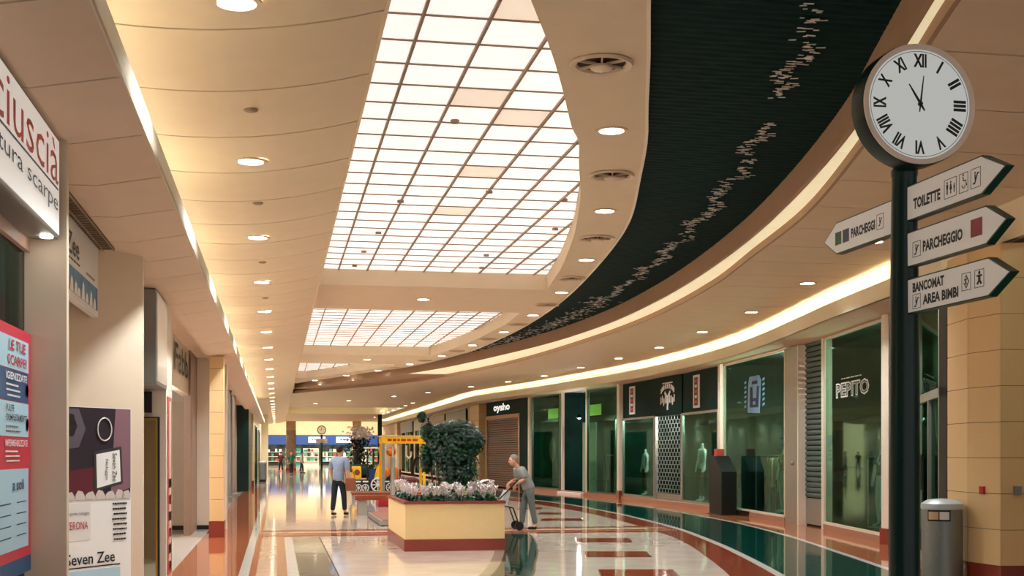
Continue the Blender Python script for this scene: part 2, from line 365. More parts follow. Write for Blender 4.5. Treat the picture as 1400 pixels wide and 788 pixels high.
# ------------------------------------------------------------------ central ceiling slab with skylight openings
ZC = CZ + 3.05; ZS = CZ + 3.34
Y = ys(-2, 55.4, 120)
outer = [(.69, -2)] + [(max(CX(y), .70), y) for y in Y if CX(y) > .7] + [(.69, 54.9)]
outer = [(-.7, -2)] + [p for p in [(CX(y), y) for y in Y] if p[0] > .69] + [(.69, 55.1), (.69, 1)]
outer = [(.69, 2.2)] + [(CX(y), y) for y in ys(2.6, 55.0, 120)] + [(.69, 55.1)]
h1 = [(.72, 6.8), (1.35, 7.3), (1.95, 8.95), (2.33, 10.1), (2.7, 11.3), (2.92, 11.9), (3.15, 12.85), (3.55, 14.4), (3.85, 15.8), (4.15, 17.3), (4.62, 20.15), (4.95, 22.7), (.72, 22.7)]
h2 = [(.72, 26.5), (5.19, 26.5), (5.28, 28.5), (5.28, 31), (5.2, 33.5), (5.02, 36), (4.72, 38.8), (.72, 38.8)]
h3 = [(.72, 42.6), (4.0, 42.6), (3.4, 44.8), (2.5, 47.6), (1.9, 49.4), (1.2, 51), (.72, 51)]
def refine(P, n=4):
    out = []
    for i in range(len(P)):
        a, b, c, d = P[i - 1], P[i], P[(i + 1) % len(P)], P[(i + 2) % len(P)]
        L = math.dist(b, c); ang = lambda p, q, r: abs(math.atan2(r[1] - q[1], r[0] - q[0]) - math.atan2(q[1] - p[1], q[0] - p[0]))
        if ang(a, b, c) < .5 and ang(b, c, d) < .5:
            for j in range(n):
                t = j / n
                out.append(tuple(.5 * ((2 * b[k]) + (-a[k] + c[k]) * t + (2 * a[k] - 5 * b[k] + 4 * c[k] - d[k]) * t * t + (-a[k] + 3 * b[k] - 3 * c[k] + d[k]) * t**3) for k in (0, 1)))
        else: out.append(b)
    return out
h1, h2, h3 = refine(h1), refine(h2), refine(h3)
loops = [outer, h1, h2, h3]
allv = [p for L in loops for p in L]
tess = tessellate_polygon([[Vector((x, y, 0)) for x, y in L] for L in loops])
sb = MB(); fs = []
for a, b, c in tess:
    A = (allv[b][0] - allv[a][0]) * (allv[c][1] - allv[a][1]) - (allv[b][1] - allv[a][1]) * (allv[c][0] - allv[a][0])
    fs.append((a, b, c) if A < 0 else (a, c, b))
sb.add([(x, y, ZC) for x, y in allv], fs)
for L in loops:
    n = len(L); sb.add([(x, y, z) for z in (ZC, ZS + .06) for x, y in L], [(i, (i + 1) % n, (i + 1) % n + n, i + n) for i in range(n)])
cen = struct('ceiling', sb, PLASTER)
eb = MB().wall([(CX(y), y) for y in ys(2.6, 54.8, 120)], ZC - .012, ZC + .05, .03)
struct('trim_4', eb, POSTW)
def inside(P, x, y):
    r = False
    for i in range(len(P)):
        (x0, y0), (x1, y1) = P[i - 1], P[i]
        if (y0 > y) != (y1 > y) and x < (x1 - x0) * (y - y0) / (y1 - y0) + x0: r = not r
    return r
def skylight(H, ya, yb, label):
    root = thing('luminous_skylight', label, 'skylight', ((.7 + max(p[0] for p in H)) / 2, (ya + yb) / 2, ZS))
    pw, pd = .515, .604; proto = {}
    r = 0; y = yb
    while y > ya - .3:
        y0 = y - pd
        for c in range(-1, 9):
            x0 = 1.09 + pw * c; x1 = x0 + pw; xa = max(x0, .72)
            if any(inside(H, xx, yy) for xx in (xa + .02, (xa + x1) / 2, x1 - .02) for yy in (y0 + .03, (y + y0) / 2, y - .03)):
                key = (c == -1, random.random() < .03)
                if key not in proto:
                    o = MB().b2(xa + .012, x1 - .012, y0 + .01, y - .01, ZS, ZS + .02).build('panel', SKYD if key[1] else SKYP, root); proto[key] = (o, (x0, y0))
                else:
                    p, (px, py) = proto[key]; o = p.copy(); COL.objects.link(o); o.location = p.location + Vector((x0 - px, y0 - py, 0))
        xs_in = [x for x in ys(.72, 5.4, 100) if inside(H, x, y0)]
        if xs_in: MB().b2(.72, max(xs_in) + .06, y0 - .008, y0 + .008, ZS - .012, ZS + .03).build('glazing_bar', BARM, root)
        y = y0
    for c in range(0, 9):
        x = 1.09 + pw * c; yi = [yy for yy in ys(ya, yb, 200) if inside(H, x, yy)]
        if yi: MB().b2(x - .012, x + .012, min(yi) - .1, max(yi) + .06, ZS - .028, ZS + .03).build('glazing_bar', BARM, root)
    MB().b2(.6, max(p[0] for p in H) + .6, ya - .4, yb + .02, ZS + .05, ZS + .08).build('light_box', mat('light_box_white', (240, 236, 226), .6), root)
    return root
s1 = skylight(h1, 6.8, 22.7, 'largest and nearest curved-edge skylight of white square panels')
skylight(h2, 26.5, 38.8, 'second skylight of white panels, between the two ceiling beams')
skylight(h3, 42.6, 51, 'smallest, farthest wedge-shaped skylight of white panels')
for x, y in ((1.75, 12.35), (2.65, 15.6), (1.6, 16.4), (3.7, 15.9), (1.5, 18.8), (1.4, 20.6), (4.05, 18.0), (3.45, 20.6), (3.6, 22.0), (1.35, 22.2)):
    MB().lathe((x, y, ZS - .03), [(.045, 0), (.045, .03)], 10).build('sprinkler_plate', BARM, s1)

# ------------------------------------------------------------------ dark crescent, ring fascia, lit trough
NV = 150
Yv = ys(-2, 46.6, NV)
vb = MB()
# ribbed dark metal sheet: ribs run across the crescent
P = []
for i, y in enumerate(Yv): P.append((CX(y) - .05, FX(y) + .1, y))
vs = []; NX = 10
YY = ys(-2, 46.6, 820)
for j, y in enumerate(YY):
    z = ZC + .09 + (.005 if j % 2 else 0)
    for q in range(NX + 1):
        x = CX(y) - .05 + (FX(y) + .12 - CX(y)) * q / NX
        vs.append((x, y, z + .004 * math.sin(q * 2.3 + j * .9)))
vb.add(vs, [(j * (NX + 1) + q, (j + 1) * (NX + 1) + q, (j + 1) * (NX + 1) + q + 1, j * (NX + 1) + q + 1) for j in range(len(YY) - 1) for q in range(NX)])
vo = struct('ceiling', vb, VOIDM)
# light glints reflected along the ring, modelled as added bright slivers
GLINT = mat('reflection_glints', (255, 246, 238), .35, .6)
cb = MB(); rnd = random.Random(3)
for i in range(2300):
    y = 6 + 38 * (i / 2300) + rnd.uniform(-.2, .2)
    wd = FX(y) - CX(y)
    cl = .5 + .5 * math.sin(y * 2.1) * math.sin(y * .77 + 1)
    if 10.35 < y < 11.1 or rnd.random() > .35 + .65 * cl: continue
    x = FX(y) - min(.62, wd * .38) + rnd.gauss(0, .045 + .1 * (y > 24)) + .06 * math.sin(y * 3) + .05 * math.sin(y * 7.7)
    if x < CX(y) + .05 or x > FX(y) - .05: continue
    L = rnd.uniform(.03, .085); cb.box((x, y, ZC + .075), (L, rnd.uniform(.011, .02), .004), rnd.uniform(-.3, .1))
tag(cb.build('reflection_glints', GLINT, vo), kind='stuff')
ZR = CZ + 2.85
Yf = ys(-2, 55.6, 160)
struct('trim_5', MB().wall([(FX(y), y) for y in Yf], ZR, ZC + .12, .05), FASC)
tr = struct('ceiling', MB().add([(f(y), y, ZR + .14) for y in ys(-2, 58.5, 160) for f in (FX, lambda y: TX(y) + .1)], [(2 * i, 2 * i + 2, 2 * i + 3, 2 * i + 1) for i in range(160)]), FASC)
y = -2
while y < 45.5:
    Yp = ys(y, y + 1.32, 3)
    MB().prism([(FX(q) + .055, q) for q in Yp] + [(TX(q) + .02, q) for q in Yp[::-1]], ZR + .10, ZR + .115).build('light_panel', TROU, tr); y += 1.335
struct('trim_6', MB().wall([(TX(y), y) for y in ys(-2, 60, 160)], ZR + .002, ZR + .14, .04), FASC)

# ------------------------------------------------------------------ right ceiling panels
rc = struct('ceiling', MB().b2(.7, 12.4, 60, 78, ZR + .04, ZR + .06).b2(.7, 12.4, 91, 113, ZR + .04, ZR + .06), JOINT)
bk = MB(); bk.add([(f(y), y, ZR + .035) for y in ys(-2, 60, 100) for f in (TX, lambda y: GX(y) + .3)], [(2 * i, 2 * i + 2, 2 * i + 3, 2 * i + 1) for i in range(100)]).build('joint_backing', JOINT, rc)
y = 8.1 - 1.34 * 7
while y < 112.5:
    y1 = y + 1.315; Yp = ys(y, y1, 4)
    x0 = (lambda q: TX(q) + .04) if y < 60 else (lambda q: .7)
    segs = [(x0, lambda q: GX(q) + .12)]
    if 77 < y < 90.5: segs = [(lambda q: 7.9, lambda q: GX(q) + .12)]
    for fa, fb in segs:
        MB().prism([(fa(q), q) for q in Yp] + [(fb(q) if q < 60 else 9.6, q) for q in Yp[::-1]], ZR, ZR + .03).build('ceiling_panel', RIGHTC, rc)
    y += 1.34
# coffer near the end of the corridor
cf = struct('ceiling', MB().b2(.7, 7.9, 77.3, 90.7, ZR + .55, ZR + .6).b2(.7, 7.9, 90.6, 90.7, ZR, ZR + .55).b2(.7, 7.9, 77.2, 77.3, ZR, ZR + .55).b2(7.85, 7.95, 77.3, 90.7, ZR, ZR + .55).b2(.68, .74, 77.3, 90.7, ZR, ZR + .55), COREW)
area_light('coffer_light', (4.3, 84, ZR + .3), 6, 11, 160, rot=(math.pi, 0, 0))
# end beam where the corridor opens into the bright hall
struct('trim_7', MB().b2(-1.4, 9.6, 112.6, 113, ZR - .0, 5.6), SOFFIT)

# ------------------------------------------------------------------ right shelf lip and cove
Yl = ys(-2, 112.6, 200)
lb = MB().wall([(LX(y), y) for y in Yl], CZ + 2.38, CZ + 2.65, .04)
rl = struct('trim_8', lb, LIP)
sh = MB(); n = len(Yl)
sh.add([(f(y), y, z) for z in (CZ + 2.38, CZ + 2.42) for y in Yl for f in (LX, lambda y: GX(y) + .2)], [(2 * i, 2 * i + 2, 2 * i + 3, 2 * i + 1) for i in range(n - 1)] + [(2 * n + 2 * i, 2 * n + 2 * i + 1, 2 * n + 2 * i + 3, 2 * n + 2 * i + 2) for i in range(n - 1)])
struct('trim_9', sh, RIGHTC)
struct('wall_right', MB().wall([(GX(y) + .1, y) for y in Yl], CZ + 2.42, 5.2, .08), COREW)
tb = MB()
for a, b in zip(Yl[::2], Yl[2::2]):
    if b > 110: break
    pa, pb = (LX(a) + .22, a), (LX(b - .08) + .22, b - .08)
    tb.wall([pa, pb], CZ + 2.43, CZ + 2.47, .05)
tag(tb.build('trim_10', COVE), kind='structure')

# ------------------------------------------------------------------ downlights
def make_downlight():
    t = thing('downlight', '', 'downlight')
    MB().lathe((0, 0, -.012), [(.155, 0), (.155, .012), (.12, .012), (.118, .0), (.155, .0)], 20, None, False).build('trim_ring', RING, t)
    MB().lathe((0, 0, -.010), [(.0001, 0), (.06, .0), (.118, .001), (.118, .008)], 20).build('lamp_disc', LAMP, t)
    l = bpy.data.lights.new('downlight_beam', 'SPOT'); l.energy = S_SPOT; l.spot_size = 2.3; l.spot_blend = .8; l.shadow_soft_size = .1; l.color = (.88, .96, 1)
    lo = bpy.data.objects.new('downlight_beam', l); COL.objects.link(lo); lo.parent = t; lo.location = (0, 0, -.04)
    return t
def strong(o):
    for c in o.children:
        if c.type == 'LIGHT': c.data = STRONG

STRONG = bpy.data.lights.new('strong_beam', 'SPOT'); STRONG.energy = S_SPOT * 1.15; STRONG.spot_size = 2.5; STRONG.spot_blend = .8; STRONG.shadow_soft_size = .1; STRONG.color = (.88, .96, 1)
dl0 = make_downlight(); used = [False]
def downlight(x, y, z, label, group):
    o = copy_tree(dl0) if used[0] else dl0; used[0] = True
    o.location = (x, y, z); o['label'] = label; o['group'] = group; return o
left_row = []
for i in range(27):
    o = downlight(-.235 - .001 * i, 7.39 + i * 4.0, HL(-.235), ordinal(i) + ' round downlight from the front, in the straight row on the left ceiling', 'downlights of the left row'); left_row.append(o)
for o in left_row[1:]: strong(o)
LC = [(3.15, 11.54), (4.11, 15.38), (4.86, 19.32), (5.37, 23.31), (5.64, 27.31), (5.69, 31.23), (5.5, 35.2), (5.14, 39.23), (4.53, 43.1), (3.72, 46.76), (2.71, 50.32), (1.57, 53.88)]
for i, (x, y) in enumerate(LC):
    downlight(x * .984, y * .984 - (.45 if i > 9 else 0), ZC, ordinal(i) + ' downlight from the front, in the curve beside the dark crescent', 'downlights along the dark crescent')
LR = [(8.57, 16.88), (9.48, 21.23), (10.21, 25.8), (10.64, 30.24), (10.97, 34.92), (10.94, 39.19), (10.76, 43.61), (10.49, 48.61), (9.81, 52.87), (8.87, 57.2)]
for i, (x, y) in enumerate(LR):
    downlight(x * .92, y * .92, ZR, ordinal(i) + ' downlight from the front, in the curve above the right shop fronts', 'downlights above the right shop fronts')
for i, (x, y) in enumerate([(6.95, 58.1), (5.73, 62.2), (3.8, 67.8), (2.15, 72.1)]):
    downlight(x, y, ZR, ordinal(i) + ' downlight from the right, in the short row crossing the far ceiling', 'downlights crossing the far ceiling')
for i in range(8):
    downlight(7.55, 70.3 + 4 * i, ZR, ordinal(i) + ' downlight from the front, in the distant straight row on the right', 'downlights of the distant right row')
for i, (x, y) in enumerate([(2.84, 24.5), (2.87, 40.6)]):
    downlight(x, y, ZC, ('nearer' if i == 0 else 'farther') + ' single downlight on a beam between two skylights', 'downlights on the skylight beams')
# round air diffusers
def make_diffuser():
    t = thing('air_diffuser', '', 'air vent')
    MB().lathe((0, 0, -.03), [(.235, .03), (.25, .022), (.24, .0), (.205, .008), (.19, .03)], 28, None, False).build('outer_ring', RING, t, smooth=True)
    MB().lathe((0, 0, -.03), [(.0001, .028), (.19, .028)], 28).build('throat', mat('throat_dark', (70, 48, 40), .7), t)
    for k in range(6):
        a = k * math.pi / 3 + .3; MB().box((.12 * math.cos(a), .12 * math.sin(a), -.012), (.15, .012, .02), a).build('vane', RING, t)
    MB().lathe((0, 0, -.055), [(.0001, 0), (.075, .002), (.088, .012), (.085, .03)], 20).build('centre_disc', RING, t, smooth=True)
    return t
d0 = make_diffuser()
for i, (x, y) in enumerate([(2.53, 9.57), (3.66, 13.39), (4.52, 17.33), (5.12, 21.4), (5.52, 25.3), (5.68, 29.3), (5.6, 33.2), (5.33, 37.2), (4.85, 41.2), (4.15, 45.)]):
    o = d0 if i == 0 else copy_tree(d0); o.location = (x * .984, y * .984, ZC)
    o['label'] = ordinal(i) + ' round air diffuser from the front, between the downlights beside the dark crescent'; o['group'] = 'round air diffusers'
for i, yy in enumerate([9.7, 13.3, 17.4, 21.4]):
    MB().lathe((-.2, yy, HL(-.2) - .02), [(.03, 0), (.055, .012), (.055, .022)], 12).build('ceiling_sensor', BARM)
    tag(bpy.data.objects[-1] if False else [o for o in COL.objects if o.name.startswith('ceiling_sensor')][-1], ordinal(i) + ' small dark ceiling sensor between the left row of downlights', 'sensor', 'ceiling sensors of the left row')

# ------------------------------------------------------------------ left side: walls and piers
struct('wall_left', MB().b2(-3.1, -1.39, 7.50, 7.58, 0, CZ + 1.9).b2(-1.39, -1.19, 7.50, 7.58, 0, CZ + 1.8), WALLB)
struct('wall_left', MB().b2(-3.1, -3.0, -2, 60, 0, CZ + 2.0), WALLW)
sw = Vector((math.sin(math.radians(35.9)), math.cos(math.radians(35.9))))
A = Vector((-1.21, 11.8)); B = A - sw * 2.6
struct('wall_left', MB().wall([tuple(B), tuple(A)], 0, CZ + 1.8, -.1).b2(-1.30, -1.21, 11.8, 11.92, 0, CZ + 1.8).b2(B.x - .6, B.x + .1, B.y - .1, B.y, 0, CZ + 1.8), WALLB)
struct('wall_left', MB().b2(-3.0, -1.30, 15.3, 16.15, 0, CZ + 1.8), WALLW)
struct('wall_left', MB().b2(-3.0, -1.02, 26.3, 26.5, 0, CZ + 2.0), WALLW)
struct('baseboard_left', MB().b2(-3.0, -1.3, 26.27, 26.3, 0, .09), BLACK)
struct('trim_11', MB().b2(-1.70, -1.66, 16.15, 26.3, 2.67, CZ + 2.0).b2(-1.80, -1.70, 16.15, 26.3, 2.67, 2.75), WALLW)
struct('door_1', MB().b2(-2.35, -1.72, 26.22, 26.27, .09, 2.62), WALLB)
struct('wall_left', MB().b2(-1.75, -1.62, 24.4, 52, 0, CZ + 2.0), mat('taupe_wall', (150, 122, 104), .5))
struct('wall_left', MB().b2(-1.75, -1.15, 52, 52.2, 0, CZ + 2.0).b2(-1.2, -1.15, 52.2, 58, 0, CZ + 2.0), DGREEN)
struct('wall_left', MB().b2(-1.3, -1.06, 59.4, 86, 0, 5.5).b2(-1.3, -.6, 86, 86.3, 0, 5.5).b2(-1.3, -1.2, 86, 113, 0, 5.5), COREW)
for i, (yy, w_) in enumerate(((60.5, 2.2), (64.5, 3.2), (72, 4))):
    d = struct('door_%d' % (i + 2), MB().b2(-1.05, -1.02, yy, yy + .12, 0, 2.9).b2(-1.05, -1.02, yy + w_ - .12, yy + w_, 0, 2.9).b2(-1.05, -1.02, yy, yy + w_, 2.78, 2.9), DGREEN)
    MB().b2(-1.045, -1.03, yy + .12, yy + w_ - .12, 0.02, 2.78).build('pane', GL_DOOR, d)
for i, (x, yy) in enumerate(((-1.53, 39.9), (-1.5, 43.2))):
    o = MB().lathe((x, yy, 0), [(.16, 0), (.16, .2), (.11, .22), (.11, CZ + 1.9), (.15, CZ + 1.95), (.15, CZ + 2.0)], 20).build('steel_column', STEEL, smooth=True)
    tag(o, ('nearer' if i == 0 else 'farther') + ' round brushed steel column beside the left shop fronts', 'column', 'steel columns on the left')

def stone_pillar(x0, x1, y0, y1, ztop, label, frac=True):
    root = thing('stone_pillar', label, 'pillar', ((x0 + x1) / 2, (y0 + y1) / 2, 0))
    MB().b2(x0 + .012, x1 - .012, y0 + .012, y1 - .012, 0, ztop).build('core', JOINT, root)
    MB().b2(x0 - .012, x1 + .012, y0 - .012, y1 + .012, 0, .3).build('plinth', REDG, root, bevel=.004)
    z = .306
    while z < ztop:
        z1 = min(z + .399, ztop); MB().b2(x0, x1, y0, y1, z, z1).build('stone_block', STONE, root, bevel=.004); z += .405
    return root
stone_pillar(-1.235, -.98, 23.7, 24.3, CZ + 1.80, 'slim ochre stone pillar with red granite foot, nearest on the left side')
stone_pillar(-1.3, -1.07, 58.1, 59.3, CZ + 1.79, 'distant ochre stone pillar with red granite foot on the left side')

# near shop (shoe shop) window
sw1 = struct('window_1', MB().b2(-1.46, -1.39, -2, 7.5, 2.72, 2.80).b2(-1.46, -1.39, -2, 7.5, 0, .06), mat('rosy_frame', (206, 170, 152), .5))
MB().b2(-1.43, -1.42, -2, 7.5, .06, 2.72).build('pane', glass('magenta_shop_glass', (190, 190, 190), .2), sw1)
inn = struct('wall_left', MB().b2(-2.6, -2.5, -2, 7.4, 1.7, 3.3), TEALD); struct('wall_left', MB().b2(-2.6, -2.5, -2, 7.4, 0, 1.7).b2(-2.5, -1.5, 7.38, 7.48, 0, 2.45), MAG); struct('wall_left', MB().b2(-2.5, -1.5, 7.38, 7.48, 2.45, 3.3), TEALD)
pl_ = bpy.data.lights.new('shop_window_fill', 'POINT'); pl_.energy = 25; pl_.shadow_soft_size = .1; po = bpy.data.objects.new('shop_window_fill', pl_); COL.objects.link(po); po.location = (-2.0, 6.2, 2.4)  # unseen point light added to brighten the shop interior
sg = thing('shop_sign', 'long white lightbox sign with red and blue lettering over the nearest left shop', 'shop sign', (-1.3, 4, 2.78))
MB().b2(-1.42, -1.225, -1, 7.45, 2.79, 3.35).build('sign_box', GREYM, sg, bevel=.01)
sgf = MB().b2(-1.225, -1.219, -.98, 7.43, 2.81, 3.34).build('sign_face', BOXW, sg)
text('ciuscià', (-1.219, 6.55, 3.195), (0, 1, 0), 1.66, .235, REDL, sgf)
MB().b2(-1.219, -1.214, 3, 7.38, 3.055, 3.063).build('rule_line', NAVY, sgf)
text('calzatura scarpe', (-1.219, 6.28, 2.965), (0, 1, 0), 2.18, .12, NAVY, sgf)
o = MB().lathe((-1.27, 7.33, 2.778), [(.0001, 0), (.035, 0), (.035, .012)], 12).build('sign_spotlight', LAMP); tag(o, 'tiny round spotlight under the end of the white shoe shop sign', 'lamp')
ps = thing('shop_poster', 'red-bordered pale blue poster of printed text in the nearest left shop window', 'poster', (-1.40, 6.9, 1.04))
def pr(z0, z1, y0, y1, m, e=.002, n='print_block'): MB().b2(-1.385, -1.385 + e, y0, y1, z0, z1).build(n, m, ps)
psr = ps; ps = MB().b2(-1.40, -1.385, 6.15, 7.49, .93, 2.25).build('sheet', mat('poster_red', (206, 50, 70), .5), ps)
pr(.905, .995, 6.15, 7.49, BLUE); pr(2.02, 2.19, 6.2, 7.42, LBLUE); pr(1.85, 2.015, 6.15, 7.42, BLUE); pr(1.66, 1.845, 6.2, 7.42, LBLUE); pr(1.05, 1.485, 6.2, 7.42, LBLUE)
u = (0, 1, 0); X = -1.382
text('LE TUE', (X, 7.1, 2.145), u, .44, .055, RED, ps, bold=.02); text('SCARPE?', (X, 7.1, 2.065), u, .5, .055, RED, ps, bold=.02)
text('IGIENIZZATE', (X, 7.08, 1.98), u, .54, .04, WHITE, ps, bold=.02); scribble((X, 7.0, 1.905), u, .36, .085, WHITE, ps, 3)
text('PULITE\nCOMPLETAMENTE', (X, 7.08, 1.785), u, .54, .085, BLACK, ps, bold=.01); scribble((X, 7.0, 1.70), u, .36, .05, GREYM, ps, 2)
text('IMPERMEABILIZZATE', (X, 7.08, 1.625), u, .58, .035, WHITE, ps, bold=.01); scribble((X, 6.98, 1.555), u, .36, .075, WHITE, ps, 3)
text('a soli', (X, 7.12, 1.40), u, .3, .06, NAVY, ps, bold=.02)
for z_ in (1.30, 1.24, 1.18, 1.12): pr(z_, z_ + .006, 6.5, 6.95, NAVY, .003, 'price_line'); pr(z_, z_ + .006, 7.1, 7.35, NAVY, .003, 'price_line')
for z_ in (2.0 - .08, 1.73): MB().lathe((-1.382, 7.37, z_), [(.0001, .003), (.035, .003)], 10, Matrix.Rotation(math.pi / 2, 3, 'Y')).build('round_mark', WHITE, ps)

# second shop: hanging sign, vent, posters on the splayed wall
ls = thing('shop_sign', 'white hanging sign with black letters and a blue picture strip, second left shop', 'shop sign', (-1.56, 9.8, 2.72))
lsb = MB().b2(-1.59, -1.53, 8.0, 11.3, 2.75, 3.36).build('sign_board', SIGNW, ls, bevel=.006)
MB().b2(-1.53, -1.527, 9.0, 11.24, 2.80, 2.99).build('picture_strip', mat('sky_print', (72, 138, 176), .5, noise=.3, nscale=6, rgb2=(40, 92, 140)), ls)
for i, (yy, hh) in enumerate([(9.85, .12), (10.05, .1), (10.2, .07), (10.42, .15), (10.62, .08), (10.85, .13), (11.05, .09)]):
    MB().prismf([(-.08, 0), (.08, 0), (.05, hh * .8), (0, hh), (-.04, hh * .7)], (-1.527, yy, 2.80), (0, 1, 0), (0, 0, 1), .002).build('white_sail', WHITE, ls)
text('seven Zee', (-1.53, 9.47, 3.16), u, 1.5, .17, BLACK, lsb, bold=.01); scribble((-1.53, 9.9, 3.045), u, 1.0, .04, BLACK, lsb); scribble((-1.53, 10.85, 3.04), u, .55, .06, GREYM, lsb, 1, seed=5)
vg = thing('ceiling_vent', 'long dark mesh air vent in the soffit above the second left shop sign', 'air vent', (-1.5, 9.7, CZ + 1.77))
MB().b2(-1.60, -1.40, 8.0, 11.35, CZ + 1.785, CZ + 1.797).build('backing', mat('vent_dark', (66, 54, 46), .7), vg)
for i in range(34): MB().b2(-1.60, -1.40, 8.0 + i * .1, 8.012 + i * .1, CZ + 1.775, CZ + 1.786).build('slat', BARM, vg)
for x in (-1.6, -1.5, -1.41): MB().b2(x, x + .01, 8, 11.35, CZ + 1.772, CZ + 1.786).build('rail', BARM, vg)
# big poster: local frame on splayed wall
U = Vector((sw.x, sw.y, 0)); Nn = U.cross(Vector((0, 0, 1)))
def W(t, z, off=.006): # t metres back from the pier corner
    p = A - sw * t; return Vector((p.x, p.y, z)) + Nn * off
pp = thing('wall_poster', 'tall dark car-hire poster with hanging key tag on the splayed wall', 'poster', W(.55, .42))
def pol(poly, m, off, name, t=.002): return MB().prismf([(-a, b) for a, b in poly], W(0, 0, off), U, (0, 0, 1), t).build(name, m, pp)
R4 = lambda a0, a1, b0, b1: [(a0, b0), (a1, b0), (a1, b1), (a0, b1)]
pp = pol(R4(.16, .98, .42, 1.97), WHITE, .004, 'sheet', .004)
pol(R4(.17, .98, 1.20, 1.965), mat('poster_plum', (44, 34, 44), .5), .009, 'photo_print')
pol([(.17, 1.26), (.42, 1.2), (.36, 1.965), (.17, 1.965)], mat('poster_mauve', (132, 96, 106), .5), .0115, 'photo_print')
pol([(.55, 1.2), (.97, 1.2), (.9, 1.42), (.6, 1.45)], mat('poster_wine', (96, 34, 46), .5), .0115, 'photo_print')
pol([(.98 - .0, 1.6), (.8, 1.62), (.72, 1.78), (.8, 1.95), (.98, 1.95)], mat('poster_grey', (92, 84, 92), .5), .0115, 'photo_print')
pol([(.98, 1.7), (.86, 1.72), (.82, 1.8), (.86, 1.9), (.98, 1.92)], mat('poster_charcoal', (30, 26, 32), .5), .014, 'photo_print')  # near-black printed shape on top of the grey one
C0 = W(.50, 1.78, .02)
ring = MB(); pts = [C0 + U * .085 * math.cos(a) + Vector((0, 0, .1 * math.sin(a))) for a in ys(0, 6.2832, 20)]; ring.tube(pts, .006, 6); ring.build('key_ring_print', SIGNW, pp)
pol([(.62, 1.24), (.27, 1.30), (.29, 1.63), (.63, 1.58)], mat('tag_dark', (60, 60, 60), .4), .014, 'tag_print')
pol([(.59, 1.265), (.30, 1.32), (.315, 1.60), (.60, 1.56)], WHITE, .0165, 'tag_print')
def ptext(s, a, z, w_, h_, m, off=.012, rot=False, **k):
    if rot: text(s, W(a, z, off), (0, 0, -1), w_, h_, m, pp, v=U, **k)
    else: text(s, W(a, z, off), U, w_, h_, m, pp, **k)
ptext('Seven Zee', .38, 1.445, .25, .055, BLACK, .019, True); ptext('Noleggio', .48, 1.425, .18, .045, BLACK, .019, True)
for i, a in enumerate((.9, .78, .66, .54, .42, .30, .22)):
    pol([(a - .05, 1.17), (a + .06, 1.17), (a + .06, 1.21), (a + .03, 1.23 + .02 * (i % 2)), (a - .02, 1.24), (a - .05, 1.20)], mat('van_print', (206, 196, 186), .5), .0135, 'vehicle_print')
pol(R4(.66, .97, .82, 1.14), SIGNW, .009, 'label_print'); ptext('una punto noleggio', .82, 1.05, .28, .035, BLACK); ptext('VERONA', .82, .95, .25, .07, RED)
scribble(W(.30, .965, .012), U, .2, .36, BLACK, pp, 8, seed=3)
ptext('Seven Zee', .66, .66, .58, .1, BLACK, bold=.01)
pol(R4(.30, .95, .58, .59), BLACK, .009, 'rule_line'); pol(R4(.3, .9, .46, .56), LBLUE, .009, 'print_block')

# third shop: blade lightbox, mirror showcase, red strip
bl = thing('blade_sign', 'tall grey projecting lightbox sign with glossy face beyond the poster wall', 'shop sign', (-1.45, 14.7, 2.3))
MB().b2(-1.60, -1.29, 14.0, 15.29, 2.32, 3.36).build('sign_box', GREYM, bl, bevel=.012)
MB().b2(-1.29, -1.283, 14.05, 15.25, 2.36, 3.32).build('sign_face', mat('glossy_face', (214, 206, 190), .08, emit=.15), bl)
MB().lathe((0, 0, 0), [(.018, 0), (.018, .01)], 10, Matrix.Rotation(math.pi / 2, 3, 'X')).build('lock', BLACK, bl).location = (-1.50, 13.99, 2.52)
ms = thing('glass_showcase', 'gold and black framed mirror-glass showcase on the left, beyond the white pier', 'showcase', (-1.6, 15.25, 0))
MB().b2(-2.3, -1.37, 15.22, 15.3, .04, 2.0).build('frame', BLACK, ms); MB().b2(-2.3, -1.39, 15.212, 15.222, .06, 1.985).build('gilt_edge', GOLD, ms); MB().b2(-2.3, -1.41, 15.205, 15.214, .08, 1.96).build('pane', GL_MIR, ms)
o = MB().b2(-1.62, -1.46, 15.24, 15.3, 2.05, 2.3).build('dark_notice_panel', BLACK, bevel=.006); tag(o, 'small dark notice panel below the grey projecting lightbox', 'panel')
rs = thing('banner_strip', 'narrow vertical red and white banner strip on the left white pier end', 'banner', (-1.29, 15.8, .1))
MB().b2(-1.3, -1.288, 15.45, 15.98, .1, 2.25).build('sheet', mat('faded_red', (200, 96, 84), .5), rs); MB().b2(-1.288, -1.285, 15.62, 15.8, .15, 2.2).build('pale_stripe', SIGNW, rs)
for i in range(6): MB().b2(-1.288, -1.285, 15.5, 15.9, .15 + i * .2, .26 + i * .2).build('print_block', RED if i % 2 == 0 else BLACK, rs)
fs_ = thing('shop_lettering', 'dark letters on the white fascia of the recessed left shop', 'shop sign', (-1.65, 22, 3.1))
text('Fabber', (-1.655, 23.2, 3.17), u, 4.5, .46, BLACK, fs_, t=.02, bold=.015)

pl2 = bpy.data.lights.new('recess_light', 'POINT'); pl2.energy = 90; pl2.shadow_soft_size = .15; po2 = bpy.data.objects.new('recess_light', pl2); COL.objects.link(po2); po2.location = (-2.4, 21.5, 2.5)
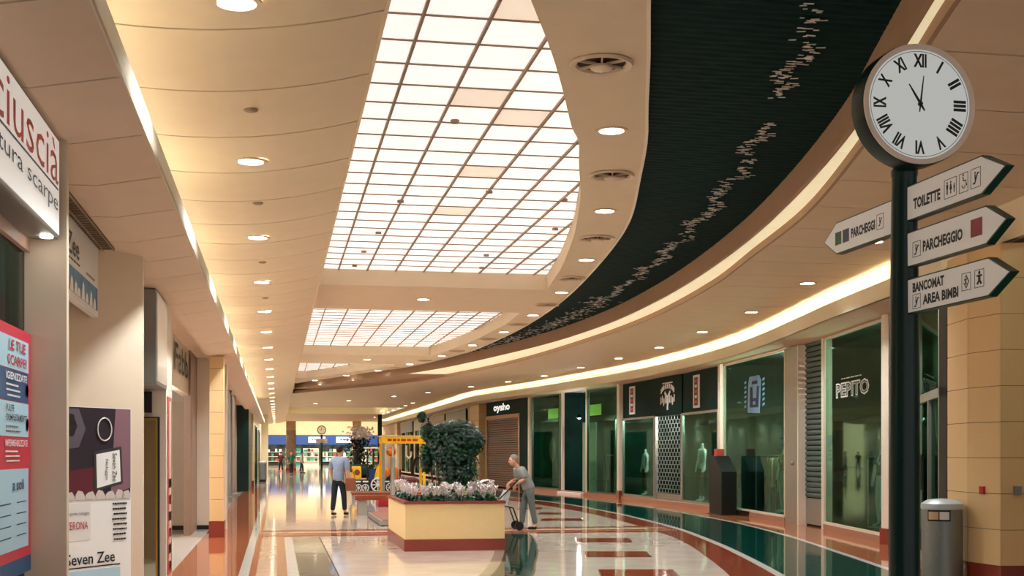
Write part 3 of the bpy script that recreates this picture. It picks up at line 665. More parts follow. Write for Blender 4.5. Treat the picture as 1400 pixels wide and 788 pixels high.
# distant left bin
def bin_(x, y, h, r, label):
    t = thing('litter_bin', label, 'litter bin', (x, y, 0))
    MB().lathe((x, y, 0), [(r * .9, 0), (r * .9, .12), (r * .97, .14)], 28).build('foot', BLACK, t)
    MB().lathe((x, y, 0), [(r, .13), (r, h - .12)], 32).build('body', mat('bin_grey', (134, 138, 134), .4, .5, noise=.1, nscale=40), t, smooth=True)
    MB().lathe((x, y, 0), [(r * 1.02, h - .125), (r * 1.04, h - .1), (r * 1.02, h - .06), (r * .7, h - .015), (.0001, h)], 32).build('lid', mat('bin_lid', (186, 194, 198), .35, .2), t, smooth=True)
    return t
bin_(-.78, 69.5, 1.15, .21, 'distant steel litter bin by the far left wall')

# ------------------------------------------------------------------ right facade
def Wl(p, q): return (Vector((q[0], q[1])) - Vector((p[0], p[1]))).normalized()
def fbox(mb, p, q, s0, s1, z0, z1, d0, d1):
    """box along facade from far point p to near point q; s metres from p, d depth outwards (negative = into shop)"""
    e = Wl(p, q); n = Vector((-abs(e.y), e.x if e.y < 0 else -e.x)); n = Vector((e.y, -e.x))
    if n.x > 0: n = -n
    P = [Vector(p) + e * s + n * d for s, d in ((s0, d0), (s1, d0), (s1, d1), (s0, d1))]
    return mb.prism([tuple(a) for a in P], z0, z1)
def fpt(p, q, s, z, d=0):
    e = Wl(p, q); n = Vector((e.y, -e.x)); n = -n if n.x > 0 else n
    v = Vector(p) + e * s + n * d; return Vector((v.x, v.y, z)), Vector((e.x, e.y, 0))
def post(x, y, wd, label, plinth=True):
    t = thing('facade_post', label, 'post', (x, y, 0))
    MB().b2(x - .07, x + .07, y - wd / 2, y + wd / 2, .28 if plinth else 0, 3.95).build('shaft', POSTW, t)
    if plinth: MB().b2(x - .09, x + .09, y - wd / 2 - .02, y + wd / 2 + .02, 0, .28).build('plinth', REDG, t)
    return t
ZT = 3.93
F = {'a': (10.36, 19.95), 'b': (11.04, 23.84), 'c': (11.2, 25.51), 'd': (11.72, 31.7), 'e': (11.67, 41.3), 'f': (11.32, 44.85), 'g': (10.97, 47.5), 'h': (10.5, 51.2), 'i': (9.85, 57.6)}
post(10.30, 19.75, .26, 'cream post with red foot at the near end of the right shop fronts')
post(11.70, 31.72, .16, 'cream post left of the big pane with a blue-grey badge', False)
post(11.63, 41.5, .3, 'cream post with red foot left of the dark double-window shop')
post(10.48, 51.35, .36, 'cream post right of the dark shutter shop', False)
def window(n, p, q, z0, z1, fw=.05, gm=None, fm=None, mull=()):
    L = (Vector(q) - Vector(p)).length; m = MB(); fm = fm or POSTW
    fbox(m, p, q, 0, L, z0, z0 + fw, -.04, .04); fbox(m, p, q, 0, L, z1 - fw, z1, -.04, .04)
    fbox(m, p, q, 0, fw, z0, z1, -.04, .04); fbox(m, p, q, L - fw, L, z0, z1, -.04, .04)
    for s in mull: fbox(m, p, q, s, s + fw, z0, z1, -.03, .03)
    o = struct('window_%d' % n, m, fm); g = MB(); fbox(g, p, q, fw, L - fw, z0 + fw, z1 - fw, -.006, .006); g.build('pane', gm or GL_SHOP, o)
    return o
w2 = window(2, F['b'], (10.40, 20.05), .12, ZT)
w3 = window(3, (11.70, 31.5), (11.28, 26.4), .12, ZT)
sill = MB()
for p, q in ((F['b'], (10.40, 20.05)), ((11.70, 31.5), (11.28, 26.4)), (F['e'], F['d']), (F['h'], F['e'])):
    L = (Vector(q) - Vector(p)).length; fbox(sill, p, q, 0, L, 0, .12, -.1, .05)
struct('baseboard_right', sill, mat('sill_stone', (176, 124, 100), .4, noise=.1, nscale=20))
# roller shutter between 2 and 3
rsn = thing('roller_shutter', 'grey-green slatted roller shutter between the two biggest right panes', 'roller shutter', (11.1, 24.7, 0))
SH = mat('shutter_green', (84, 104, 98), .45, .4)
L = (Vector(F['c']) - Vector(F['b'])).length - .1; z = .62
pb = MB(); fbox(pb, F['c'], F['b'], .08, L, .04, .6, -.16, -.12); pb.build('bottom_panel', STEEL, rsn)
while z < 3.9:
    e = MB(); P0, E = fpt(F['c'], F['b'], .08, z, -.14)
    nrm = Vector((E.y, -E.x, 0)); nrm = -nrm if nrm.x > 0 else nrm
    prof = [(0, 0), (.03, .02), (.035, .06), (.02, .095), (0, .1)]
    n = len(prof); vs = [P0 + nrm * a + Vector((0, 0, b)) for a, b in prof] + [P0 + E * (L - .08) + nrm * a + Vector((0, 0, b)) for a, b in prof]
    e.add(vs, [(i, i + 1, i + 1 + n, i + n) for i in range(n - 1)] + [tuple(range(n)), tuple(range(2 * n - 1, n - 1, -1))]); e.build('slat', SH, rsn); z += .112
jm = MB(); fbox(jm, (11.28, 26.4), F['c'], 0, .9, 0, ZT, -.14, .03); jo = jm.build('side_jamb', STEEL, rsn)
gd = MB(); fbox(gd, F['c'], F['b'], L - .02, L + .1, 0, ZT, -.14, .05); fbox(gd, F['c'], F['b'], .0, .08, 0, ZT, -.14, .05); gd.build('guide_rail', POSTW, rsn)
kn = MB(); P0, E = fpt((11.28, 26.4), F['c'], .55, 1.35, .05); kn.ball(P0, .05); kn.build('lock', STEEL, rsn)
# lettering on the first pane: double outline letters
pl = thing('window_lettering', 'white outlined word on the nearest big right shop pane', 'shop sign', (10.75, 22, 2.6))
P0, E = fpt(F['b'], (10.40, 20.05), 1.86, 2.80, .008)
text('PEPITO', P0, E, 2.15, .30, WHITE, pl, bold=.05, t=.0); text('PEPITO', P0, E, 2.07, .24, DARK, pl, bold=.0, t=.004); 
text('PEPITO', P0, E, 2.05, .20, mat('letter_grey', (150, 160, 150), .5), pl, bold=-.02, t=.008)
P1, E = fpt(F['b'], (10.40, 20.05), 1.86, 3.02, .008); scribble(P1, E, 1.7, .06, SIGNW, pl, 1, seed=2)
# badge on the second pane
bg = thing('window_badge', 'blue-grey square badge with a dark U shape on the second big pane', 'shop sign', (11.48, 28.8, 2.6))
P0, E = fpt((11.70, 31.5), (11.28, 26.4), 2.72, 3.0, .008)
def bp(poly, m, off, nm='print_block'): MB().prismf(poly, P0, E, (0, 0, 1), .003 + off).build(nm, m, bg)
BG = mat('badge_blue', (104, 140, 166), .5, emit=.1); BD = mat('badge_dark', (14, 34, 60), .5)
bp([(-.55, -.42), (.45, -.46), (.55, .34), (.4, .46), (-.4, .46), (-.5, .3)], BG, 0, 'badge_plate')
bp([(-.36, -.3), (.34, -.32), (.4, .2), (.22, .2), (.18, -.08), (-.1, -.08), (-.14, .2), (-.34, .2)], BD, .004)
bp([(-.2, .26), (.26, .26), (.24, .34), (-.18, .34)], BD, .004)
for i in range(6):
    zz = -.3 + i * .12; bp([(-.82, zz), (-.66, zz + .02), (-.68, zz + .08), (-.84, zz + .05)], BG, 0); bp([(.66, zz), (.84, zz + .03), (.82, zz + .09), (.66, zz + .06)], BG, 0)
bp([(-.1, -.24), (.12, -.24), (.1, -.16), (-.08, -.16)], BG, .008)

# dark double-window shop
fm4 = thing('shop_fascia', 'dark green shop fascia board over two windows and a wire grille', 'shop sign', (11.75, 36.6, 2.74))
mm = MB(); 
D0, D1, D2, D3 = (11.67, 41.25), (11.79, 37.95), (11.84, 35.35), (11.74, 32.0)
fbox(mm, D0, D1, 0, 3.3, 2.76, ZT, -.1, .0); fbox(mm, D1, D2, 0.02, 2.58, 2.74, ZT, -.1, .03); fbox(mm, D2, D3, .02, 3.33, 2.76, ZT, -.1, .0); mm.build('fascia_board', BOARD, fm4)
for (p, q, s, nm) in ((D0, D1, 1.05, 'a'), (D2, D3, 1.38, 'b')):
    for m_, hw, hz, off in ((SIGNW, .28, .47, .03), (mat('plaque_maroon', (96, 26, 30), .5), .16, .40, .034)):
        e = MB(); fbox(e, p, q, s - hw, s + hw, 3.34 - hz, 3.34 + hz, 0, off); e.build('plaque', m_, fm4)
    for i in range(5):
        e = MB(); fbox(e, p, q, s - .1, s + .1, 3.0 + i * .15, 3.08 + i * .15, 0, .038); e.build('plaque_print', SIGNW if i % 2 else REDL, fm4)
# emblem: white tree-like crest
P0, E = fpt(D1, D2, 1.3, 3.32, .036)
def em(poly): MB().prismf(poly, P0, E, (0, 0, 1), .004).build('emblem_piece', WHITE, fm4)
em([(-.06, -.42), (.08, -.42), (.05, -.1), (.3, .12), (.22, .17), (0, .02), (-.22, .17), (-.3, .1), (-.04, -.1)])
for i in range(9):
    a = math.pi * (.12 + .76 * i / 8); em([(.62 * math.cos(a) + dx, .10 + .22 * math.sin(a) + dz) for dx, dz in ((-.06, -.09), (.05, -.07), (.07, .05), (-.04, .08))])
for i in range(10):
    x_ = -.62 + i * .138; zz = -.12 + .05 * math.sin(i * 2.2); em([(x_ - .05, zz - .12), (x_ + .03, zz - .1), (x_ + .06, zz + .1), (x_ - .02, zz + .13)])
scribble(P0 + Vector((0, 0, .41)), E, 1.0, .12, WHITE, fm4, 1, seed=4)
w4 = window(4, D0, D1, .12, 2.76, .07, GL_SHOP, STEEL); w5 = window(5, D2, D3, .12, 2.76, .07, GL_SHOP, STEEL)
gr = thing('security_grille', 'wire security grille closing the doorway between the two dark windows', 'grille', (11.8, 36.6, 0))
gf = MB(); fbox(gf, D1, D2, 0, .1, 0, 2.75, -.06, .03); fbox(gf, D1, D2, 2.48, 2.58, 0, 2.75, -.06, .03); gf.build('frame', STEEL, gr)
gp = MB(); fbox(gp, D1, D2, .1, 2.48, .05, .32, -.04, -.01); gp.build('bottom_panel', STEEL, gr)
gw = MB(); 
z = .34; r = 0
while z < 2.74:
    fbox(gw, D1, D2, .1, 2.48, z, z + .012, -.03, -.015)
    for c in range(9):
        s = .1 + (c + (.5 if r % 2 else 0)) * .28
        if s < 2.46: fbox(gw, D1, D2, s, s + .018, z, min(z + .125, 2.74), -.03, -.015)
    z += .125; r += 1
tag(gw.build('wire_mesh', GREYM, gr), kind='stuff')

bk_ = thing('display_stand', 'black sloping-topped display stand in front of the cream post beside the dark shop', 'display stand', (11.3, 29.8, 0))
MB().prismf([(-.45, .02), (.45, .02), (.45, 1.1), (-.1, 1.5), (-.45, 1.5)], (11.4, 30.25, 0), (0, -1, 0), (0, 0, 1), .4).build('cabinet', BLACK, bk_)
MB().b2(10.96, 11.44, 29.75, 30.75, 0, .02).build('foot', BLACK, bk_); MB().b2(11.1, 11.3, 30.42, 30.62, 1.5, 1.68).build('leaflet_box', REDL, bk_)

# glass shop with open doorway
w6 = window(6, F['f'], (11.63, 41.7), .12, ZT, .06, GL_DOOR, mat('dark_steel', (96, 104, 98), .4, .4), ())
w7 = window(7, (10.52, 51.1), (10.95, 47.7), .12, ZT, .06, GL_SHOP, MATS['dark_steel'])
dpost = MB(); fbox(dpost, F['g'], F['f'], 0, .1, 0, ZT, -.06, .05); fbox(dpost, F['g'], F['f'], 2.6, 2.72, 0, ZT, -.06, .05)
struct('door_5', dpost, POSTW)
pw_ = MB(); fbox(pw_, F['g'], F['f'], 1.15, 2.5, .1, 2.75, -.45, -.4); o = pw_.build('folding_screen', mat('sage_panel', (140, 160, 128), .5)); tag(o, 'pale sage free-standing screen in the open shop doorway', 'screen')
pw_ = MB(); fbox(pw_, F['g'], F['f'], .1, 2.6, 0, .08, -.3, .25); o = pw_.build('door_step', WHITE); tag(o, 'low white step at the open shop doorway', 'step')
# portrait poster (illustrated woman with curly dark hair) and green stickers
pt = thing('portrait_poster', 'large poster of a dark-haired head in the glass shop window, beside the doorway', 'poster', (11.0, 48.6, .2))
P0, E = fpt((10.52, 51.1), (10.95, 47.7), 2.2, 1.55, -.03)
def q(poly, m, off): MB().prismf(poly, P0, E, (0, 0, 1), .003 + off).build('print_shape', m, pt)
circ = lambda cx, cz, rx, rz, n=18: [(cx + rx * math.cos(2 * math.pi * i / n), cz + rz * math.sin(2 * math.pi * i / n)) for i in range(n)]
q([(-1.3, -1.3), (1.05, -1.3), (1.05, 1.3), (-1.3, 1.3)], mat('poster_green', (44, 92, 72), .5), 0)
q(circ(0, .3, .95, .85), mat('hair_brown', (58, 34, 30), .6), .004); q(circ(.25, .15, .38, .5), mat('print_skin', (176, 132, 104), .5), .008)
q([(-1.2, -1.3), (1, -1.3), (.8, -.6), (.2, -.35), (-.6, -.5)], BLACK, .006); q(circ(.12, .25, .06, .03, 8), BLACK, .011); q(circ(.42, .25, .06, .03, 8), BLACK, .011); q(circ(.27, -.1, .1, .03, 8), RED, .011)
for (p, qq, s) in (((10.52, 51.1), (10.95, 47.7), 2.6), (F['f'], (11.63, 41.7), .9)):
    e = MB(); fbox(e, p, qq, s - .6, s + .6, 2.95, 3.35, .008, .012)
    o = e.build('window_sticker', mat('lime_sticker', (92, 168, 60), .5, emit=.2)); tag(o, 'lime green sticker high on the pane ' + ('left of' if s > 2 else 'right of') + ' the open doorway', 'sticker', 'lime stickers')
# inner glazed door behind window 6
dd = MB(); fbox(dd, F['f'], (11.63, 41.7), 1.3, 1.42, .1, 2.9, -.6, -.55); fbox(dd, F['f'], (11.63, 41.7), 2.8, 2.92, .1, 2.9, -.6, -.55); fbox(dd, F['f'], (11.63, 41.7), 1.3, 2.92, 2.8, 2.95, -.6, -.55); fbox(dd, F['f'], (11.63, 41.7), 1.3, 2.92, .6, .75, -.6, -.55)
struct('door_6', dd, GREYM)

# shutter shop with white word on dark fascia
oy = thing('shop_fascia', 'dark fascia with a short white word over the brown roller shutter', 'shop sign', (10.1, 54.5, 3.2))
I0, I1 = (9.72, 58.0), (10.42, 51.6); L = (Vector(I1) - Vector(I0)).length
e = MB(); fbox(e, I0, I1, 0, L, 3.27, ZT, -.1, 0); fbox(e, I0, I1, L - 1.1, L, 0, 3.27, -.1, 0); e.build('fascia_board', BOARD, oy)
P0, E = fpt(I0, I1, 2.55, 3.62, .01); text('oysho', P0, E, 2.6, .42, mat('lit_letters', (245, 245, 240), .5, emit=.8), oy, bold=.03)
os_ = thing('roller_shutter', 'brown slatted roller shutter under the dark fascia with the white word', 'roller shutter', (10.0, 55.2, 0))
e = MB(); fbox(e, I0, I1, 0, .14, 0, 3.27, -.05, .04); fbox(e, I0, I1, L - 1.24, L - 1.1, 0, 3.27, -.05, .04); fbox(e, I0, I1, 0, L - 1.1, 3.14, 3.3, -.05, .04); e.build('frame', mat('tan_frame', (186, 148, 112), .4), os_)
SB = mat('shutter_brown', (124, 92, 76), .45, .2)
z = .05
while z < 3.12:
    e = MB(); fbox(e, I0, I1, .14, L - 1.24, z, z + .08, -.07, -.02 - .02 * (int(z * 10) % 2)); e.build('slat', SB, os_); z += .1
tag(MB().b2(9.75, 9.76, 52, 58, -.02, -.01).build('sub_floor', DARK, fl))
# ochre piers on the right
stone_pillar(9.45, 10.0, 58.6, 61.6, ZT, 'ochre stone pier left of the brown roller shutter')
stone_pillar(9.2, 9.7, 97, 99, ZT, 'most distant ochre stone pier on the right side')
# distant straight shop fronts
for i, (y0, y1) in enumerate(((62, 70), (70.3, 78), (78.3, 87), (87.3, 96.6))):
    window(8 + i, (9.5, y1), (9.5, y0), .1, ZT, .1, GL_SHOP, POSTW, ((y1 - y0) / 3, 2 * (y1 - y0) / 3))
    o = MB().b2(9.38, 9.44, y0 + .3, y1 - .3, 3.1, 3.85).build('shop_fascia', [DGREEN, mat('grey_fascia', (150, 130, 110), .5), DGREEN, NAVY][i])
    tag(o, ordinal(i) + ' small fascia board from the front, over the distant right shop windows', 'shop sign')
struct('wall_right', MB().b2(9.4, 9.7, 99, 113, 0, 5.2), WALLB)

# interior shell behind the right fronts
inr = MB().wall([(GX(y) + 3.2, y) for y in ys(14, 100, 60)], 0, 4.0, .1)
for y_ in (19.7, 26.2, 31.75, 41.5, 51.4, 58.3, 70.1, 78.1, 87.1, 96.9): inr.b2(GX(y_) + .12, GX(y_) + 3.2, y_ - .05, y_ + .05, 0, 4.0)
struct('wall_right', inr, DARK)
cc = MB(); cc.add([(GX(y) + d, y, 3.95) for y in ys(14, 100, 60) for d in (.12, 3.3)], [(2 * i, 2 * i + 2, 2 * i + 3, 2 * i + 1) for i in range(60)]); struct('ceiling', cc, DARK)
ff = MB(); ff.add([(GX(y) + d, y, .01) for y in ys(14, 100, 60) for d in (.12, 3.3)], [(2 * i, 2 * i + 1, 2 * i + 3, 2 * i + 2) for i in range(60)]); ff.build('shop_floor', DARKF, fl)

# near door and polygonal stone column at the right edge
DN0, DN1 = (9.75, 17.85), (8.45, 14.75)
dr = MB(); L = (Vector(DN1) - Vector(DN0)).length
for s0, s1, z0, z1 in ((0, .1, 0, ZT), (L - .08, L, 0, ZT), (0, L, 2.3, 2.42), (0, L, ZT - .08, ZT), (L * .62, L * .62 + .09, 0, 2.3), (0, L, 0, .12)): fbox(dr, DN0, DN1, s0, s1, z0, z1, -.05, .05)
do = struct('door_7', dr, mat('door_grey', (142, 140, 130), .4, .4)); g = MB(); fbox(g, DN0, DN1, .1, L - .08, .12, ZT - .08, -.006, .006); g.build('pane', GL_DOOR, do)
h = MB(); P0, E = fpt(DN0, DN1, L * .55, 1.05, .1); h.cyl(P0, P0 + Vector((0, 0, .5)), .02); h.build('door_handle', BLACK, do)
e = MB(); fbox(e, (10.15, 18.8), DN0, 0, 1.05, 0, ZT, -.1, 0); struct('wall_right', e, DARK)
cp = thing('stone_column', 'large faceted ochre stone column with red granite foot at the right edge', 'column', (8.3, 13.3, 0))
CP = [(8.08, 14.0), (7.91, 13.26), (7.965, 12.67), (8.32, 12.62), (8.75, 13.2), (8.75, 14.05)]
ctr = Vector((8.4, 13.6))
def offp(p, d): v = (Vector(p) - ctr).normalized(); q_ = Vector(p) + v * d; return (q_.x, q_.y)
MB().prism([offp(p, -.02) for p in CP], 0, ZT).build('core', JOINT, cp)
MB().prism([offp(p, .015) for p in CP], 0, .30).build('plinth', REDG, cp)
z = .306
while z < ZT:
    z1 = min(z + .399, ZT)
    for i in range(3):
        a, b = CP[i], CP[i + 1]; va = Vector(a); vb_ = Vector(b); d = (vb_ - va).normalized() * .002
        MB().prism([tuple(va + d), tuple(vb_ - d), offp(tuple(vb_ - d), -.06), offp(tuple(va + d), -.06)], z, z1).build('stone_block', STONE, cp)
    z += .405
MB().b2(7.91, 7.94, 12.9, 12.98, 1.12, 1.21).build('x', RED); o = [x for x in COL.objects if x.name == 'x'][0]; o.name = 'fire_call_box'; o.data.name = 'fire_call_box'; tag(o, 'small dark red call box on the ochre stone column', 'alarm box')
o.location = (7.925, 12.98, 1.10)
o = MB().b2(8.10, 8.18, 12.60, 12.635, 1.10, 1.2).build('socket_plate', STEEL); tag(o, 'small grey socket plate on the front of the ochre column', 'socket')
struct('wall_right', MB().b2(8.3, 8.42, 10.5, 12.6, 0, ZT).b2(8.42, 8.6, 2, 12.7, 0, ZT), STEEL)
bn = bin_(7.665, 13.4, 1.04, .232, 'grey steel litter bin with pale domed lid beside the ochre column')
bn.location = bn.location
m = MB(); fa = math.radians(210)
bx, by = 7.665, 13.4
for i, (a0, a1) in enumerate(((-2.75, -2.25), (-2.2, -1.75))):
    pts = [(bx + (.240) * math.cos(a), by + (.240) * math.sin(a)) for a in ys(a0, a1, 6)]
    MB().wall(pts, .80, .89, -.01).build('label_plate', SIGNW if i else mat('tan_label', (190, 160, 120), .5), bn)
pts = [(bx + (.236) * math.cos(a), by + (.236) * math.sin(a)) for a in ys(-2.82, -1.68, 10)]
MB().wall(pts, .78, .91, -.004).build('slot_frame', BLACK, bn)
# ------------------------------------------------------------------ clock post and direction signs
PXc, PYc = 3.47, 6.47
cpst = thing('clock_post', 'tall dark green post carrying the big clock and four arrow signs', 'clock', (PXc, PYc, 0))
MB().lathe((PXc, PYc, 0), [(.16, 0), (.16, .03), (.095, .06), (.088, .3), (.084, 2.0), (.070, 3.12), (.074, 3.13), (.074, 3.16), (.05, 3.19)], 32).build('shaft', DGREEN, cpst, smooth=True)
cz = 3.49; cy = PYc - .12
RX = Matrix.Rotation(math.pi / 2, 3, 'X')   # local z -> -y
MB().lathe((PXc, cy, cz), [(.0001, -.10), (.32, -.10), (.335, -.09), (.335, .035), (.33, .045)], 72, RX).build('clock_case', DGREEN, cpst, smooth=True)
MB().lathe((PXc, cy, cz), [(.330, .04), (.330, .056), (.303, .056), (.300, .046)], 72, RX, False).build('clock_rim', mat('rim_pink', (226, 206, 194), .35), cpst, smooth=True)
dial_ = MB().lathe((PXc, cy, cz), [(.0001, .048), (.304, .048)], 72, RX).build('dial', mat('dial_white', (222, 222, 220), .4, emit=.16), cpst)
MB().lathe((PXc, cy, cz), [(.288, .049), (.291, .049)], 72, RX, False).build('dial_circle', BLACK, dial_)
NUM = ['XII', 'I', 'II', 'III', 'IIII', 'V', 'VI', 'VII', 'VIII', 'IX', 'X', 'XI']
for i, s in enumerate(NUM):
    a = math.radians(30 * i); vdir = Vector((math.sin(a), 0, math.cos(a))); udir = Vector((math.cos(a), 0, -math.sin(a)))
    wd = {'I': .012, 'II': .034, 'III': .054, 'IIII': .072, 'V': .04, 'VI': .05, 'VII': .062, 'VIII': .08, 'IX': .052, 'X': .044, 'XI': .052, 'XII': .07}[s]
    if s in ('V', 'VI', 'VII', 'VIII', 'IIII'): pass
    text(s, Vector((PXc, cy - .05, cz)) + vdir * .238, udir, wd * 1.12, .075, BLACK, dial_, 'numeral', v=vdir, bold=.042)
def hand(a, L, w_, nm):
    vd = Vector((math.sin(a), 0, math.cos(a))); ud = Vector((math.cos(a), 0, -math.sin(a)))
    MB().prismf([(-w_ * .5, -.045), (w_ * .5, -.045), (w_, 0), (w_ * .7, L * .6), (w_ * .35, L), (-w_ * .35, L), (-w_ * .7, L * .6), (-w_, 0)], Vector((PXc, cy - .058, cz)), ud, vd, .004).build(nm, BLACK, dial_)
hand(math.radians(7), .155, .005, 'minute_hand'); hand(math.radians(-33), .125, .007, 'hour_hand')
MB().lathe((PXc, cy, cz), [(.0001, .066), (.012, .066), (.012, .05)], 16, RX).build('hand_boss', BLACK, dial_)

UY = (0, -1, 0)
def arrow_sign(ya, yb, ytip, z0, z1, label, flip=False):
    """plate in the plane x = post centre, from ya (at post) to yb, tip at ytip"""
    t = thing('arrow_sign', label, 'direction sign', (PXc, ya, z0), 0, 'arrow signs on the clock post')
    zm = (z0 + z1) / 2
    poly = [(0, z0), (ya - yb, z0), (ya - ytip, zm), (ya - yb, z1), (0, z1)]
    MB().prismf(poly, (PXc + .03, ya, 0), UY, (0, 0, 1), .045).build('green_case', mat('case_green', (14, 62, 48), .3), t)
    e = .008; sgn = 1 if ya > yb else -1
    poly2 = [(0 + 0 * sgn, z0 + e), (ya - yb - .004 * sgn, z0 + e), (ya - ytip - .014 * sgn, zm), (ya - yb - .004 * sgn, z1 - e), (0, z1 - e)]
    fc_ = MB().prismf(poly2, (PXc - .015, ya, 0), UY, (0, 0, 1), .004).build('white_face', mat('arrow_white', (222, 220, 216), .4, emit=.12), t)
    return fc_
XF = PXc - .0195
def ic(t, ya, yb, z0, z1):
    fr = MB(); w_ = .003
    fr.b2(XF - .001, XF, ya, yb, z0, z0 + w_); fr.b2(XF - .001, XF, ya, yb, z1 - w_, z1); fr.b2(XF - .001, XF, ya, ya - w_, z0, z1); fr.b2(XF - .001, XF, yb, yb + w_, z0, z1)
    fr.build('pictogram_frame', BLACK, t)
def shp(t, yc, zc, polys, s):
    k_ = MB()
    for P in polys: k_.prismf([(a * s, b * s) for a, b in P], (XF, yc, zc), UY, (0, 0, 1), .001)
    k_.build('pictogram', BLACK, t)
MAN = [circ(0, .85, .14, .14, 10), [(-.2, .66), (.2, .66), (.2, .1), (.12, .1), (.12, -.6), (.02, -.6), (.02, 0), (-.02, 0), (-.02, -.6), (-.12, -.6), (-.12, .1), (-.2, .1)]]
WOM = [circ(0, .85, .14, .14, 10), [(-.12, .66), (.12, .66), (.28, -.1), (.1, -.1), (.1, -.6), (-.1, -.6), (-.1, -.1), (-.28, -.1)]]
WCH = [circ(-.1, .7, .11, .11, 8), [(-.18, .55), (-.05, .55), (0, .12), (.3, .12), (.42, -.35), (.55, -.35), (.55, -.25), (.4, 0), (.36, .22), (-.15, .2)], [(a, b) for a, b in circ(-.02, -.2, .34, .34, 14)][7:14] + [(.24, -.22), (.1, -.45), (-.2, -.45), (-.26, -.2)]]
ESC = [[(-.4, -.5), (-.1, -.5), (.35, .3), (.5, .3), (.5, .42), (.25, .42), (-.2, -.36), (-.4, -.36)], circ(-.1, .45, .1, .1, 8), [(-.18, .32), (-.02, .32), (0, -.1), (-.14, -.15)]]
BAB = [circ(0, .45, .16, .16, 10), [(-.4, .28), (.4, .28), (.4, .14), (.16, .1), (.18, -.2), (.42, -.45), (.2, -.55), (0, -.3), (-.2, -.55), (-.42, -.45), (-.18, -.2), (-.16, .1), (-.4, .14)]]
EUR = [[(-.45, 0), (0, -.6), (.45, 0), (0, .6), (-.38, .08), (-.3, .08), (0, .45), (.32, 0), (0, -.45), (-.3, -.08), (-.42, -.08)], [(-.18, .2), (.15, .26), (.15, .18), (-.06, .1), (.1, .05), (-.08, 0), (.1, -.05), (-.06, -.1), (.15, -.18), (.15, -.26), (-.18, -.2)]]
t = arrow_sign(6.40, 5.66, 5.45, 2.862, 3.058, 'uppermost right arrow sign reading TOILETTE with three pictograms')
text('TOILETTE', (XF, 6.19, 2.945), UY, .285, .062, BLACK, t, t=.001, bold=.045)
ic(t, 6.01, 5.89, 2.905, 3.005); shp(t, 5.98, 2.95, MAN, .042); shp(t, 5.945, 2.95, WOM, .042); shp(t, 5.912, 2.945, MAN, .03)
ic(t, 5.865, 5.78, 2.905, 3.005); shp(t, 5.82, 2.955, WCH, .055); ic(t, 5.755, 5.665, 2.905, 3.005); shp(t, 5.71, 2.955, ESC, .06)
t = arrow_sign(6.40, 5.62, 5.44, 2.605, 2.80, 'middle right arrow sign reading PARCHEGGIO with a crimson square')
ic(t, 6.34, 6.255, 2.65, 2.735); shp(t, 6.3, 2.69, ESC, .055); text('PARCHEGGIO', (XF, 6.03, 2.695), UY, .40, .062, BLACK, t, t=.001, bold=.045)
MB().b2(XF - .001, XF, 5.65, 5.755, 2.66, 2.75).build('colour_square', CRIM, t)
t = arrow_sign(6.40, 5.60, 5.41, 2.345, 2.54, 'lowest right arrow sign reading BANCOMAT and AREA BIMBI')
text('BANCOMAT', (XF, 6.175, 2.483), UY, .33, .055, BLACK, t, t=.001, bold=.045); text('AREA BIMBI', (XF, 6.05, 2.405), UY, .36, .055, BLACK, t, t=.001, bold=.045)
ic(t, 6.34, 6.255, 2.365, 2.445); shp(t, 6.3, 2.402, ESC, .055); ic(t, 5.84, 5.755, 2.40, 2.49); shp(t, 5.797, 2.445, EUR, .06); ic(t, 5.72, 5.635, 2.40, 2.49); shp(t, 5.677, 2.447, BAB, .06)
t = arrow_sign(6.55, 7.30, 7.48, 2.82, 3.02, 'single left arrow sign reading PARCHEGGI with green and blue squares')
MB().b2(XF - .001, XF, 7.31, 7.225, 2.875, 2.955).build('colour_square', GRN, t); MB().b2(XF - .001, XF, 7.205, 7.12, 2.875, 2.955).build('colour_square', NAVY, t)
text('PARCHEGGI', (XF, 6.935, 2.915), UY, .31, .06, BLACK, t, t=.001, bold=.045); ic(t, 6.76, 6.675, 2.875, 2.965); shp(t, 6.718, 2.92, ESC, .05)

# ------------------------------------------------------------------ planter with cyclamens and a bushy tree
px0, px1, py0, py1 = 1.99, 3.64, 19.8, 22.9
pn = thing('planter', 'large rectangular cream planter with red granite foot and rim', 'planter', ((px0 + px1) / 2, (py0 + py1) / 2, 0))
MB().b2(px0 + .02, px1 - .02, py0 + .02, py1 - .02, .18, .76).build('body', mat('planter_cream', (236, 204, 146), .55, noise=.03, nscale=8), pn)
MB().b2(px0, px1, py0, py1, 0, .19).build('plinth', REDG, pn, bevel=.004)
rm = MB(); rm.b2(px0, px1, py0, py0 + .08, .755, .80).b2(px0, px1, py1 - .08, py1, .755, .80).b2(px0, px0 + .08, py0 + .08, py1 - .08, .755, .80).b2(px1 - .08, px1, py0 + .08, py1 - .08, .755, .80); rm.build('rim', REDG, pn)
tag(MB().b2(px0 + .08, px1 - .08, py0 + .08, py1 - .08, .74, .785).build('soil', mat('soil', (46, 34, 26), .9), pn), kind='stuff')
def leafq(mb, c, n, L, w_, rnd):
    n = n.normalized(); a = n.orthogonal().normalized(); a = Matrix.Rotation(rnd.uniform(0, 6.28), 3, n) @ a; b = n.cross(a)
    mb.add([c - a * L * .5, c + b * w_ * .5 - n * .1 * L, c + a * L * .5 - n * .2 * L, c - b * w_ * .5 - n * .1 * L], [(0, 1, 2, 3)])
